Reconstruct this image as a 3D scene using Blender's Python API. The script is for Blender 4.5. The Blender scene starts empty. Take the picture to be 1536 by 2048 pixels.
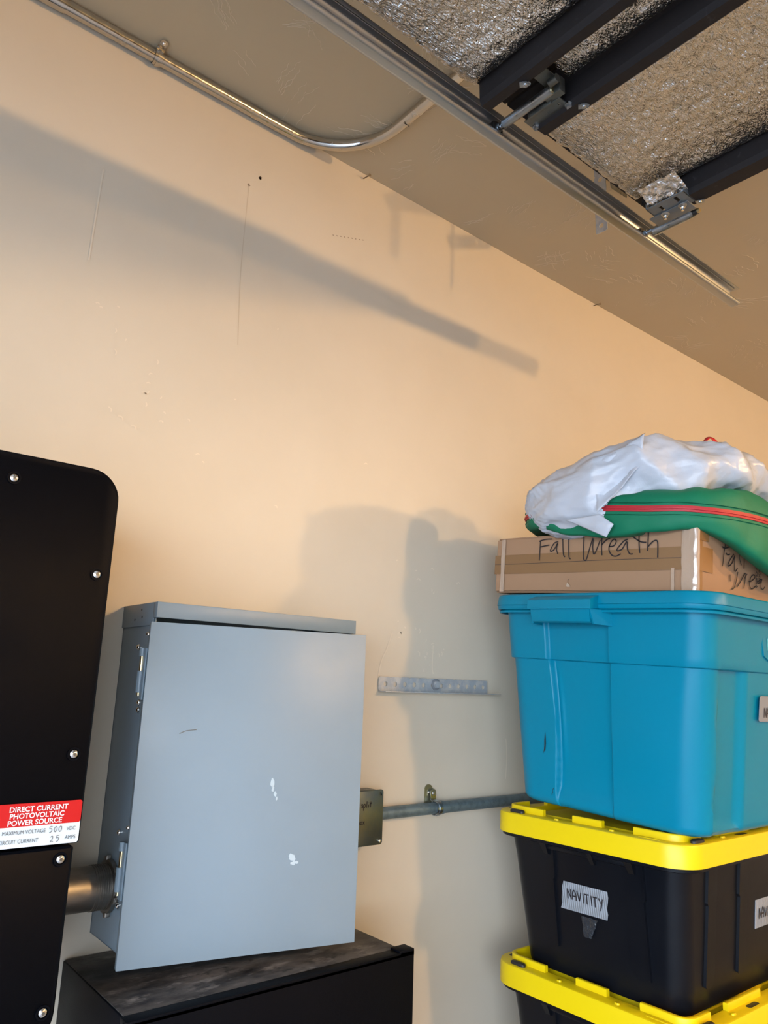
import bpy, bmesh, math, random
from math import sin, cos, pi, radians, sqrt, exp
from mathutils import Vector, Matrix, noise
random.seed(7)
S = bpy.context.scene
COL = S.collection
FLOOR = 1.335            # all shapes are written with z = 0 at eye height; everything is lifted by this at the end

# ------------------------------------------------------------------ camera
def rot_cam(tilt, roll, yaw):
    t, r, a = radians(tilt), radians(roll), radians(yaw)
    F = Vector((cos(t)*cos(a), cos(t)*sin(a), sin(t)))
    Rt = Vector((sin(a), -cos(a), 0))
    U = Rt.cross(F)
    Rr = cos(r)*Rt + sin(r)*U
    Ur = -sin(r)*Rt + cos(r)*U
    return Matrix((Rr, Ur, -F)).transposed()
cam = bpy.data.cameras.new('camera')
camo = bpy.data.objects.new('camera', cam); COL.objects.link(camo)
camo.matrix_world = Matrix.Translation((0, 0, 0)) @ rot_cam(12.9, 2.0, 51).to_4x4()
cam.sensor_fit = 'VERTICAL'; cam.sensor_height = 32.0
cam.lens = 1500.0*32.0/2048.0
cam.clip_start = 0.02
S.camera = camo

# ------------------------------------------------------------------ world, daylight, exposure
w = bpy.data.worlds.new('sky'); S.world = w; w.use_nodes = True
nt = w.node_tree; nt.nodes.clear()
wo = nt.nodes.new('ShaderNodeOutputWorld'); bg = nt.nodes.new('ShaderNodeBackground')
tc = nt.nodes.new('ShaderNodeTexCoord'); sx = nt.nodes.new('ShaderNodeSeparateXYZ'); cr = nt.nodes.new('ShaderNodeValToRGB')
cr.color_ramp.elements[0].position = 0.0; cr.color_ramp.elements[0].color = (0.86, 0.93, 1.0, 1)
cr.color_ramp.elements[1].position = 0.7; cr.color_ramp.elements[1].color = (0.42, 0.62, 1.0, 1)
nt.links.new(tc.outputs['Generated'], sx.inputs[0]); nt.links.new(sx.outputs['Z'], cr.inputs[0])
nt.links.new(cr.outputs[0], bg.inputs[0]); bg.inputs[1].default_value = 12.6
nt.links.new(bg.outputs[0], wo.inputs[0])
OPX, OPY0, OPY1, OPZ = -1.05, -4.03, 0.80, 0.79      # the open doorway: plane, sides, header
por = bpy.data.lights.new('doorway_portal', 'AREA'); por.shape = 'RECTANGLE'
por.size = OPZ + FLOOR; por.size_y = OPY1 - OPY0; por.cycles.is_portal = True
poro = bpy.data.objects.new('doorway_portal', por); COL.objects.link(poro)
poro.location = (OPX - 0.01, (OPY0 + OPY1)/2, (OPZ - FLOOR)/2); poro.rotation_euler = (0, -pi/2, 0)
LAMP_A, LAMP_B = 275.0, 118.0      # opener bulb, ceiling bulb
S.view_settings.view_transform = 'Standard'; S.view_settings.look = 'None'
S.view_settings.gamma = 1.0; S.view_settings.use_curve_mapping = False
S.view_settings.exposure = 0.0

# ------------------------------------------------------------------ materials
def srgb(r, g, b):
    f = lambda c: (c/255/12.92) if c/255 <= 0.04045 else ((c/255+0.055)/1.055)**2.4
    return (f(r), f(g), f(b), 1)
def mat(name, col, rough=0.5, metal=0.0, bump=None, var=None, spec=None, coat=0.0, rvar=None, aniso=None, trans=0.0):
    """bump=(scale, strength, distance, (sx,sy,sz), detail)  var=(scale, colour2, low, high, (sx,sy,sz))"""
    m = bpy.data.materials.new(name); m.use_nodes = True
    n = m.node_tree.nodes; L = m.node_tree.links; p = n['Principled BSDF']
    p.inputs['Base Color'].default_value = col; p.inputs['Roughness'].default_value = rough
    p.inputs['Metallic'].default_value = metal
    if spec is not None: p.inputs['Specular IOR Level'].default_value = spec
    if coat: p.inputs['Coat Weight'].default_value = coat; p.inputs['Coat Roughness'].default_value = 0.2
    if trans: p.inputs['Transmission Weight'].default_value = trans
    def coords(sc):
        t = n.new('ShaderNodeTexCoord'); mp = n.new('ShaderNodeMapping'); mp.inputs['Scale'].default_value = sc
        L.new(t.outputs['Object'], mp.inputs[0]); return mp.outputs[0]
    if bump:
        bs = bump if isinstance(bump, list) else [bump]
        prev = None
        for b in bs:
            nz = n.new('ShaderNodeTexNoise'); nz.inputs['Scale'].default_value = b[0]
            nz.inputs['Detail'].default_value = b[4] if len(b) > 4 else 3
            L.new(coords(b[3] if len(b) > 3 else (1, 1, 1)), nz.inputs['Vector'])
            src = nz.outputs['Fac']
            if len(b) > 5:            # ridges: keep only a thin band of the noise
                mr = n.new('ShaderNodeMapRange'); ab = n.new('ShaderNodeMath'); ab.operation = 'ABSOLUTE'
                sb = n.new('ShaderNodeMath'); sb.operation = 'SUBTRACT'; sb.inputs[1].default_value = 0.5
                L.new(src, sb.inputs[0]); L.new(sb.outputs[0], ab.inputs[0]); L.new(ab.outputs[0], mr.inputs[0])
                mr.inputs[1].default_value = 0.0; mr.inputs[2].default_value = b[5]; mr.inputs[3].default_value = 1; mr.inputs[4].default_value = 0
                src = mr.outputs[0]
            bp = n.new('ShaderNodeBump'); bp.inputs['Strength'].default_value = b[1]; bp.inputs['Distance'].default_value = b[2]
            L.new(src, bp.inputs['Height'])
            if prev: L.new(prev, bp.inputs['Normal'])
            prev = bp.outputs[0]
        L.new(prev, p.inputs['Normal'])
    if var:
        vs = var if isinstance(var, list) else [var]
        prev = None
        for v in vs:
            nz = n.new('ShaderNodeTexNoise'); nz.inputs['Scale'].default_value = v[0]; nz.inputs['Detail'].default_value = 5
            nz.inputs['Roughness'].default_value = 0.62
            L.new(coords(v[4] if len(v) > 4 else (1, 1, 1)), nz.inputs['Vector'])
            mr = n.new('ShaderNodeMapRange'); L.new(nz.outputs['Fac'], mr.inputs[0])
            mr.inputs[1].default_value = v[2]; mr.inputs[2].default_value = v[3]
            mx = n.new('ShaderNodeMix'); mx.data_type = 'RGBA'
            L.new(mr.outputs[0], mx.inputs[0])
            if prev: L.new(prev, mx.inputs[6])
            else: mx.inputs[6].default_value = col
            mx.inputs[7].default_value = v[1]; prev = mx.outputs[2]
        L.new(prev, p.inputs['Base Color'])
    if rvar:
        nz = n.new('ShaderNodeTexNoise'); nz.inputs['Scale'].default_value = rvar[0]; nz.inputs['Detail'].default_value = 4
        L.new(coords(rvar[3] if len(rvar) > 3 else (1, 1, 1)), nz.inputs['Vector'])
        mr = n.new('ShaderNodeMapRange'); L.new(nz.outputs['Fac'], mr.inputs[0])
        mr.inputs[1].default_value = 0.3; mr.inputs[2].default_value = 0.7
        mr.inputs[3].default_value = rvar[1]; mr.inputs[4].default_value = rvar[2]
        L.new(mr.outputs[0], p.inputs['Roughness'])
    return m
M = {}
WALLC = (0.59, 0.525, 0.42, 1)
M['wall'] = mat('wall_paint', WALLC, 0.42, bump=[(7, 0.10, 0.01, (1, 1, 1), 3), (160, 0.10, 0.001)],
                var=(2.2, (0.56, 0.495, 0.39, 1), 0.4, 0.7), spec=0.4)
M['ceil'] = mat('ceiling_paint', (0.475, 0.395, 0.27, 1), 0.45, bump=[(4, 0.25, 0.012), (60, 0.12, 0.001)], spec=0.4)
M['floor'] = mat('concrete_floor', (0.30, 0.285, 0.26, 1), 0.7, bump=(40, 0.2, 0.002), var=(3, (0.22, 0.21, 0.19, 1), 0.4, 0.7))
M['drive'] = mat('driveway_concrete', (0.52, 0.47, 0.40, 1), 0.85, bump=(60, 0.3, 0.003), var=(1.5, (0.45, 0.41, 0.35, 1), 0.4, 0.7))
M['galv'] = mat('galvanised_steel', (0.42, 0.44, 0.46, 1), 0.30, 1.0, bump=(25, 0.02, 0.001, (0.2, 1, 1)), rvar=(18, 0.26, 0.44, (0.15, 1, 1)))
M['zinc'] = mat('zinc_plate', (0.40, 0.43, 0.46, 1), 0.40, 1.0, rvar=(60, 0.22, 0.45))
M['plate'] = mat('stamped_bracket_steel', (0.17, 0.19, 0.205, 1), 0.45, 0.6, rvar=(60, 0.35, 0.55))
M['darkzinc'] = mat('dull_dark_zinc', (0.14, 0.145, 0.135, 1), 0.45, 0.9, rvar=(60, 0.35, 0.6))
M['emt'] = mat('conduit_steel', (0.55, 0.53, 0.49, 1), 0.20, 1.0, bump=(70, 0.08, 0.001, (0.1, 1, 1)), rvar=(40, 0.13, 0.30))
M['emtg'] = mat('conduit_zinc_grey', (0.17, 0.235, 0.265, 1), 0.48, 0.55, var=(55, (0.12, 0.165, 0.19, 1), 0.4, 0.65))
M['oldpipe'] = mat('dull_steel_pipe', (0.30, 0.28, 0.25, 1), 0.42, 1.0, var=(30, (0.16, 0.15, 0.14, 1), 0.4, 0.7, (0.3, 1, 1)))
M['chrome'] = mat('bright_screw_steel', (0.82, 0.82, 0.80, 1), 0.16, 1.0)
M['brass'] = mat('yellow_zinc_pin', (0.75, 0.62, 0.36, 1), 0.28, 1.0)
M['rail'] = mat('dark_brown_painted_steel', (0.013, 0.0105, 0.0105, 1), 0.6, spec=0.25, bump=(120, 0.2, 0.001), var=(60, (0.03, 0.026, 0.026, 1), 0.62, 0.75))
M['foil'] = mat('foil_insulation', (0.68, 0.68, 0.66, 1), 0.17, 1.0,
                bump=[(11, 0.5, 0.02, (1, 1, 1), 2), (105, 1.0, 0.010, (0.5, 1.7, 1), 3), (240, 1.0, 0.004, (0.8, 1.4, 1), 2)])
M['foiltape'] = mat('foil_tape', (0.80, 0.80, 0.81, 1), 0.24, 1.0, bump=[(60, 1.0, 0.006), (190, 0.8, 0.003)])
M['rubber'] = mat('black_nylon', (0.012, 0.012, 0.012, 1), 0.5)
M['greybox'] = mat('grey_enamel', (0.19, 0.25, 0.295, 1), 0.38, bump=(220, 0.05, 0.0006), spec=0.35,
                   var=(4, (0.18, 0.237, 0.28, 1), 0.4, 0.7), rvar=(9, 0.30, 0.42))
M['blackpc'] = mat('black_powder_coat', (0.0012, 0.0018, 0.0034, 1), 0.6, spec=0.06, bump=(500, 0.25, 0.0006), rvar=(6, 0.42, 0.56))
M['blackdust'] = mat('dusty_black_powder_coat', (0.010, 0.010, 0.011, 1), 0.5, spec=0.2, bump=(400, 0.2, 0.0006),
                     var=[(6, (0.085, 0.077, 0.070, 1), 0.36, 0.62, (1, 2.2, 1)), (17, (0.20, 0.185, 0.17, 1), 0.54, 0.78, (1.0, 2.4, 1)), (40, (0.02, 0.02, 0.02, 1), 0.55, 0.7, (1, 1.6, 1))], rvar=(9, 0.4, 0.75))
M['yellow'] = mat('yellow_plastic', (0.70, 0.51, 0.0, 1), 0.42, bump=(300, 0.08, 0.0006), spec=0.45)
M['blackpl'] = mat('black_plastic', (0.003, 0.0038, 0.006, 1), 0.42, spec=0.22, bump=(200, 0.06, 0.0006), rvar=(7, 0.3, 0.45))
M['teal'] = mat('teal_plastic', (0.0, 0.172, 0.275, 1), 0.33, bump=[(260, 0.06, 0.0006), (4, 0.05, 0.01)], spec=0.2, rvar=(6, 0.30, 0.42))
M['card'] = mat('cardboard', (0.315, 0.185, 0.105, 1), 0.75, bump=[(260, 0.12, 0.0006, (1, 1, 0.1)), (6, 0.3, 0.004)], var=(3, (0.285, 0.165, 0.092, 1), 0.4, 0.7))
M['btape'] = mat('brown_packing_tape', (0.25, 0.125, 0.045, 1), 0.25, bump=(30, 0.35, 0.002), spec=0.5)
M['ctape'] = mat('clear_packing_tape', (0.36, 0.26, 0.19, 1), 0.14, bump=[(35, 0.8, 0.004, (1, 1, 0.25)), (90, 0.4, 0.0015)], spec=0.9, coat=0.6)
M['ink'] = mat('black_marker', (0.012, 0.010, 0.014, 1), 0.5)
M['print'] = mat('brown_black_print', (0.05, 0.035, 0.03, 1), 0.7)
M['pen'] = mat('pen_ink', (0.08, 0.085, 0.10, 1), 0.5)
M['duct'] = mat('grey_duct_tape', (0.20, 0.215, 0.235, 1), 0.42, bump=(1, 0.2, 0.001), spec=0.5)
M['green'] = mat('green_fabric', (0.0, 0.145, 0.072, 1), 0.62, bump=[(700, 0.25, 0.0005), (16, 0.35, 0.008)], spec=0.35)
M['redzip'] = mat('red_zipper_tape', (0.38, 0.010, 0.02, 1), 0.55, bump=(600, 0.3, 0.0006))
M['redrib'] = mat('red_drawstring', (0.52, 0.015, 0.025, 1), 0.38)
M['white'] = mat('white_plastic_film', (0.44, 0.47, 0.53, 1), 0.30, bump=[(26, 0.8, 0.007, (1, 0.35, 1), 2), (150, 0.25, 0.0012, (1, 2.5, 1)), (10, 0.7, 0.03, (1, 0.5, 1), 1)], spec=0.5)
M['whitepl'] = mat('white_housing', (0.78, 0.77, 0.74, 1), 0.5)
M['lred'] = mat('label_red', (0.44, 0.0, 0.004, 1), 0.4)
M['lwhite'] = mat('label_white', (0.54, 0.62, 0.65, 1), 0.4)
M['ltext'] = mat('label_white_print', (0.68, 0.60, 0.62, 1), 0.4)
M['lgrey'] = mat('label_dark_print', (0.06, 0.08, 0.10, 1), 0.5)
M['scuff'] = mat('pale_paint_scuff', (0.38, 0.46, 0.50, 1), 0.6)
M['nail'] = mat('painted_nail', (0.22, 0.17, 0.11, 1), 0.5, 0.3)
M['dark'] = mat('dark_mark', (0.22, 0.17, 0.12, 1), 0.7)
M['brk'] = mat('painted_galvanised', (0.44, 0.47, 0.50, 1), 0.42, 0.35, bump=(60, 0.2, 0.001), var=(40, (0.58, 0.57, 0.55, 1), 0.45, 0.6))
def glow(name, c, s):
    m = bpy.data.materials.new(name); m.use_nodes = True; p = m.node_tree.nodes['Principled BSDF']
    p.inputs['Base Color'].default_value = c; p.inputs['Emission Color'].default_value = c; p.inputs['Emission Strength'].default_value = s
    return m

# ------------------------------------------------------------------ geometry kit
ROOT = {}      # object -> (origin Vector, rotation Matrix3) of its top-level thing
class G:
    def __init__(s): s.v = []; s.f = []
    def add(s, vs, fs):
        o = len(s.v); s.v += [Vector(a) for a in vs]; s.f += [tuple(i+o for i in f) for f in fs]; return s
    def bm(s, b):
        b.verts.index_update(); s.add([v.co.copy() for v in b.verts], [[v.index for v in f.verts] for f in b.faces]); b.free(); return s
    def box(s, x0, x1, y0, y1, z0, z1, bev=0.0, seg=2, X=None):
        b = bmesh.new(); r = bmesh.ops.create_cube(b, size=1.0)
        for v in b.verts:
            v.co = Vector(((x0+x1)/2 + v.co.x*(x1-x0), (y0+y1)/2 + v.co.y*(y1-y0), (z0+z1)/2 + v.co.z*(z1-z0)))
        if bev: bmesh.ops.bevel(b, geom=b.edges[:], offset=bev, segments=seg, affect='EDGES', profile=0.5)
        if X is not None:
            for v in b.verts: v.co = X @ v.co
        return s.bm(b)
    def loft(s, rings, cap0=True, cap1=True, closed=True):
        n = len(rings[0]); vs = [p for r in rings for p in r]; fs = []
        for i in range(len(rings)-1):
            for j in range(n if closed else n-1):
                k = (j+1) % n; fs.append((i*n+j, i*n+k, (i+1)*n+k, (i+1)*n+j))
        if cap0: fs.append(tuple(range(n-1, -1, -1)))
        if cap1: fs.append(tuple((len(rings)-1)*n+j for j in range(n)))
        return s.add(vs, fs)
    def tube(s, path, r, n=16, cap=True, ry=None):
        path = [Vector(p) for p in path]; rings = []
        t0 = (path[1]-path[0]).normalized(); up = Vector((0, 0, 1)) if abs(t0.z) < 0.9 else Vector((1, 0, 0))
        u = up.cross(t0).normalized()
        for i, p in enumerate(path):
            t = (path[min(i+1, len(path)-1)] - path[max(i-1, 0)]).normalized()
            u = (u - t*u.dot(t)).normalized(); v = t.cross(u)
            rr = r[i] if isinstance(r, (list, tuple)) else r
            rings.append([p + u*cos(2*pi*k/n)*rr + v*sin(2*pi*k/n)*(ry or rr) for k in range(n)])
        return s.loft(rings, cap, cap)
    def cyl(s, a, b, r, n=20, r2=None): return s.tube([a, b], [r, r2 if r2 is not None else r], n)
    def ring(s, c, ax, ri, ro, h, n=24):
        c = Vector(c); ax = Vector(ax).normalized(); up = Vector((0, 0, 1)) if abs(ax.z) < 0.9 else Vector((1, 0, 0))
        u = up.cross(ax).normalized(); v = ax.cross(u); rings = []
        for (rr, hh) in ((ri, 0), (ro, 0), (ro, h), (ri, h), (ri, 0)):
            rings.append([c + ax*hh + (u*cos(2*pi*k/n) + v*sin(2*pi*k/n))*rr for k in range(n)])
        return s.loft(rings, False, False)
    def dome(s, c, ax, r, h, n=18, m=5):
        c = Vector(c); ax = Vector(ax).normalized(); up = Vector((0, 0, 1)) if abs(ax.z) < 0.9 else Vector((1, 0, 0))
        u = up.cross(ax).normalized(); v = ax.cross(u); rings = []
        for i in range(m+1):
            a = pi/2*i/m; rr = max(r*cos(a), r*0.02)
            rings.append([c + ax*h*sin(a) + (u*cos(2*pi*k/n) + v*sin(2*pi*k/n))*rr for k in range(n)])
        return s.loft(rings)
    def prism(s, poly, fr, d):
        """poly: 2D points; fr=(O,U,V,N): pushed d along N"""
        O, U, V, N = [Vector(a) for a in fr]
        a = [O+U*p[0]+V*p[1] for p in poly]; b = [q+N*d for q in a]
        return s.loft([a, b])
    def strokes(s, sts, fr, wd, map3=None, th=0.0004):
        """pen strokes as thin flat ribbons with rounded joins"""
        O, U, V, N = [Vector(a) for a in fr]
        for st in sts:
            st = smooth_line(st) if len(st) > 2 else st
            p = [O+U*a+V*b for a, b in st]
            L = []; R = []
            for i, q in enumerate(p):
                t = p[min(i+1, len(p)-1)] - p[max(i-1, 0)]
                if t.length < 1e-7: t = U.copy()
                sd = N.cross(t).normalized()*wd/2
                L.append(q+sd+N*th); R.append(q-sd+N*th)
            n = len(p); s.add(L+R, [(i, i+1, n+i+1, n+i) for i in range(n-1)])
        return s
    def text(s, txt, fr, size, bold=False, align='LEFT', sx=1.0, shear=0.0, th=0.0004):
        O, U, V, N = [Vector(a) for a in fr]
        c = bpy.data.curves.new('t', 'FONT'); c.body = txt; c.size = size; c.align_x = align; c.resolution_u = 3; c.shear = shear
        if bold: c.offset = size*0.025
        o = bpy.data.objects.new('t', c); me = bpy.data.meshes.new_from_object(o)
        s.add([O + U*v.co.x*sx + V*v.co.y + N*th for v in me.vertices], [tuple(p.vertices) for p in me.polygons])
        bpy.data.objects.remove(o); bpy.data.curves.remove(c); bpy.data.meshes.remove(me); return s
    def obj(s, name, m, parent=None, origin=None, rot=None, world=False, sharp=38, smooth=True, mats=None):
        me = bpy.data.meshes.new(name); o = bpy.data.objects.new(name, me); COL.objects.link(o)
        if parent is not None: org, R = ROOT[parent]
        else: org, R = Vector(origin or (0, 0, 0)), (rot or Matrix.Identity(3))
        Ri = R.inverted()
        vs = [(Ri @ (v-org)) if world else (v-org) for v in s.v]
        me.from_pydata([tuple(v) for v in vs], [], s.f); me.validate()
        b = bmesh.new(); b.from_mesh(me); bmesh.ops.recalc_face_normals(b, faces=b.faces); b.to_mesh(me); b.free()
        me.materials.append(m)
        if smooth:
            me.polygons.foreach_set('use_smooth', [True]*len(me.polygons)); me.set_sharp_from_angle(angle=radians(sharp))
        if parent is not None: o.parent = parent
        else: o.location = org; o.rotation_euler = R.to_euler()
        ROOT[o] = (org, R); return o
def smooth_line(st, k=4):
    P = [Vector((a, b, 0)) for a, b in st]; out = []
    for i in range(len(P)-1):
        p0 = P[max(i-1, 0)]; p1 = P[i]; p2 = P[i+1]; p3 = P[min(i+2, len(P)-1)]
        for j in range(k):
            t = j/k
            q = 0.5*((2*p1)+(p2-p0)*t+(2*p0-5*p1+4*p2-p3)*t*t+(3*p1-p0-3*p2+p3)*t**3); out.append((q.x, q.y))
    out.append((P[-1].x, P[-1].y)); return out
def rrect(x0, x1, y0, y1, r, n=6):
    """rounded rectangle, counter-clockwise 2D points"""
    out = []
    for cx, cy, a0 in ((x1-r, y0+r, -pi/2), (x1-r, y1-r, 0), (x0+r, y1-r, pi/2), (x0+r, y0+r, pi)):
        for i in range(n+1):
            a = a0 + pi/2*i/n; out.append((cx+r*cos(a), cy+r*sin(a)))
    return out
def thing(name, label, cat, loc, rot=None, group=None):
    o = bpy.data.objects.new(name, None); COL.objects.link(o); o.empty_display_size = 0.05
    R = rot or Matrix.Identity(3); o.location = loc; o.rotation_euler = R.to_euler()
    ROOT[o] = (Vector(loc), R); tag(o, label, cat, group); return o
def tag(o, label, cat, group=None):
    o['label'] = label; o['category'] = cat
    if group: o['group'] = group
    return o
def struct(name, g, m, **k):
    o = g.obj(name, m, **k); o['kind'] = 'structure'; return o
def copy_tree(o, parent=None):
    c = o.copy(); COL.objects.link(c)
    if parent is not None: c.parent = parent
    for ch in list(o.children): copy_tree(ch, c)
    return c
XP, YP, ZP = Vector((1, 0, 0)), Vector((0, 1, 0)), Vector((0, 0, 1))
# ------------------------------------------------------------------ room shell
CEIL, WY, RX, RY = 1.405, 1.5, 5.6, -4.9
struct('wall_back', G().box(OPX-0.15, RX+0.15, WY, WY+0.15, -FLOOR, CEIL), M['wall'], smooth=False)
struct('wall_front', G().box(OPX-0.15, RX+0.15, RY-0.15, RY, -FLOOR, CEIL), M['wall'], smooth=False)
struct('wall_right', G().box(RX, RX+0.15, RY, WY, -FLOOR, CEIL), M['wall'], smooth=False)
g = G().box(OPX-0.15, OPX, RY, OPY0, -FLOOR, CEIL).box(OPX-0.15, OPX, OPY1, WY, -FLOOR, CEIL).box(OPX-0.15, OPX, OPY0, OPY1, OPZ, CEIL)
struct('wall_left', g, M['wall'], smooth=False)
struct('ceiling', G().box(OPX-0.15, RX+0.15, RY-0.15, WY+0.15, CEIL, CEIL+0.12), M['ceil'], smooth=False)
struct('floor', G().box(OPX-0.15, RX+0.15, RY-0.15, WY+0.15, -FLOOR-0.15, -FLOOR), M['floor'], smooth=False)
struct('driveway', G().box(-40, OPX-0.15, -25, 25, -FLOOR-0.17, -FLOOR-0.02), M['drive'], smooth=False)
# trowel ridges left in the ceiling texture: wavy hair-thin lines in fans, coloured lighter to stand in for highlights
g = G(); rc = random.Random(21); ceo = bpy.data.objects['ceiling']
for _ in range(150):
    fx, fy = rc.uniform(0.1, 3.4), rc.uniform(0.3, 1.5)
    a0 = rc.uniform(0, 2*pi); nl = rc.randint(3, 8); sp_ = rc.uniform(0.006, 0.014); L0 = rc.uniform(0.04, 0.11)
    for k in range(nl):
        a = a0+rc.uniform(-0.25, 0.25); x = fx-sin(a0)*sp_*k+rc.uniform(-0.02, 0.02); y = fy+cos(a0)*sp_*k+rc.uniform(-0.02, 0.02)
        L_ = L0*rc.uniform(0.4, 1.2); n = max(4, int(L_/0.008)); P = []
        ph = rc.uniform(0, 9)
        for i in range(n+1):
            s = i/n*L_; w_ = 0.0025*sin(s*95+ph)+0.002*sin(s*210+ph*2)+0.25*s*s/0.1*(1 if ph > 4 else -1)*0.3
            P.append((x+cos(a)*s-sin(a)*w_, y+sin(a)*s+cos(a)*w_))
        if any(not (-0.2 < q[0] < 4.5 and 0 < q[1] < 1.485) for q in P): continue
        wd = rc.uniform(0.0005, 0.0010)
        for i in range(n):
            t_ = Vector((P[i+1][0]-P[i][0], P[i+1][1]-P[i][1], 0)).normalized(); sd = Vector((-t_.y, t_.x, 0))*wd
            p, q = Vector((P[i][0], P[i][1], CEIL)), Vector((P[i+1][0], P[i+1][1], CEIL)); dn = Vector((0, 0, -wd*1.3))
            g.add([p+sd, p-sd, p+dn, q+sd, q-sd, q+dn], [(0, 2, 5, 3), (1, 4, 5, 2)])
o = g.obj('texture_ridge', mat('ceiling_ridge_highlight', (0.60, 0.50, 0.36, 1), 0.35), ceo, sharp=180); o['kind'] = 'stuff'
wallo = bpy.data.objects['wall_back']
# marks that belong to the wall: old nail holes, a pencil line, drips of paint
W_FR = ((0, WY, 0), XP, ZP, (0, -1, 0))
g = G().strokes([[(0.775, 1.225), (0.778, 1.234)], [(0.779, 1.226), (0.773, 1.231)]], W_FR, 0.006)
g.strokes([[(0.744, 1.197), (0.749, 1.192)]], W_FR, 0.006)
for i in range(9):
    x = 1.004+i*0.0125; z = 1.169+i*0.0036
    g.strokes([[(x, z), (x+0.003, z)]], W_FR, 0.003)
g.obj('dark_mark', M['dark'], wallo)
g = G().strokes([[(0.747, 1.19), (0.7445, 1.0), (0.7465, 0.9), (0.753, 0.767)]], W_FR, 0.0022)
g.obj('pencil_line', mat('grey_pencil', (0.50, 0.425, 0.315, 1), 0.6), wallo)
# thin raised runs and dabs of old paint around the bracket
g = G()
rnd = random.Random(3)
for st in ([(1.238, 0.085), (1.222, 0.055), (1.214, 0.02)], [(1.256, 0.13), (1.246, 0.105), (1.238, 0.085)],
           [(1.40, 0.105), (1.398, 0.05), (1.402, 0.03)], [(0.402, 1.061), (0.399, 0.95), (0.397, 0.842)], [(1.69, -0.14), (1.694, -0.19), (1.688, -0.25)]):
    g.strokes([st], W_FR, 0.0035, th=0.0012)
for cx, cz, n, s in ((0.56, 0.60, 10, 0.06), (0.60, 0.56, 6, 0.05), (1.29, 0.12, 8, 0.03), (1.40, 0.09, 12, 0.03), (0.45, 0.72, 5, 0.05), (1.38, 0.28, 7, 0.05), (0.9, 0.7, 4, 0.2)):
    for i in range(n):
        x = cx+rnd.gauss(0, s); z = cz+rnd.gauss(0, s*0.8); a = rnd.uniform(0, pi); l = rnd.uniform(0.004, 0.014)
        g.strokes([[(x, z), (x+l*cos(a)*0.5, z+l*sin(a)*0.6), (x+l*cos(a+0.5), z+l*sin(a+0.5))]], W_FR, 0.0025, th=0.001)
pr = g.obj('raised_paint_dab', mat('raised_wall_paint', (0.66, 0.58, 0.46, 1), 0.35), wallo); pr['kind'] = 'stuff'

# ------------------------------------------------------------------ horizontal door track
t = thing('door_track', 'long galvanised garage door track with curled lip hanging below the ceiling', 'track', (1.95, 0.878, 1.05))
TY, TZ0, TZ1, TX0, TX1 = 0.882, 1.05, 1.101, -0.62, 1.925
def channel(prof, x0, x1, th, cut=0.0):
    """thin sheet following a (y, z) profile along x"""
    P = [Vector((0, a, b)) for a, b in prof]; nn = []
    for i in range(len(P)):
        tt = (P[min(i+1, len(P)-1)]-P[max(i-1, 0)]).normalized(); nn.append(Vector((0, -tt.z, tt.y)))
    loop = [p+m*th/2 for p, m in zip(P, nn)] + [p-m*th/2 for p, m in reversed(list(zip(P, nn)))]
    return G().loft([[Vector((x0, p.y, p.z)) for p in loop], [Vector((x1, p.y, p.z)) for p in loop]])
prof = [(TY-0.0235, TZ0+0.0115), (TY-0.0255, TZ0+0.010), (TY-0.027, TZ0+0.006), (TY-0.025, TZ0+0.0025), (TY-0.021, TZ0+0.0012), (TY-0.014, TZ0+0.0025), (TY-0.008, TZ0+0.001), (TY-0.003, TZ0+0.0022), (TY, TZ0+0.008),
        (TY, TZ1-0.012), (TY-0.002, TZ1-0.004), (TY-0.006, TZ1), (TY-0.016, TZ1)]
channel(prof, TX0, TX1, 0.002).obj('track_channel', M['galv'], t, sharp=60)
# curve down to the doorway
P = []
for i in range(13):
    a = pi/2*i/12; P.append((TX0-0.36*sin(a), TZ0-0.36*(1-cos(a))))
P.append((TX0-0.36, -FLOOR+0.01))
rings = []
loopy = [(TY-0.026, 0.010), (TY-0.026, 0.0), (TY+0.001, 0.0), (TY+0.001, 0.051), (TY-0.016, 0.051), (TY-0.016, 0.049), (TY-0.001, 0.049), (TY-0.001, 0.002), (TY-0.024, 0.002), (TY-0.024, 0.010)]
for i, (px, pz) in enumerate(P):
    a = pi/2*min(i, 12)/12
    rings.append([Vector((px - b*sin(a), y, pz + b*cos(a))) for y, b in loopy])
G().loft(rings).obj('curved_track', M['galv'], t, sharp=40)
channel([(TY+0.0035, TZ0+0.022), (TY+0.0035, TZ1+0.003), (TY-0.024, TZ1+0.003)], TX0, TX1+0.012, 0.002).obj('angle_iron', M['galv'], t, sharp=30)
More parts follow.
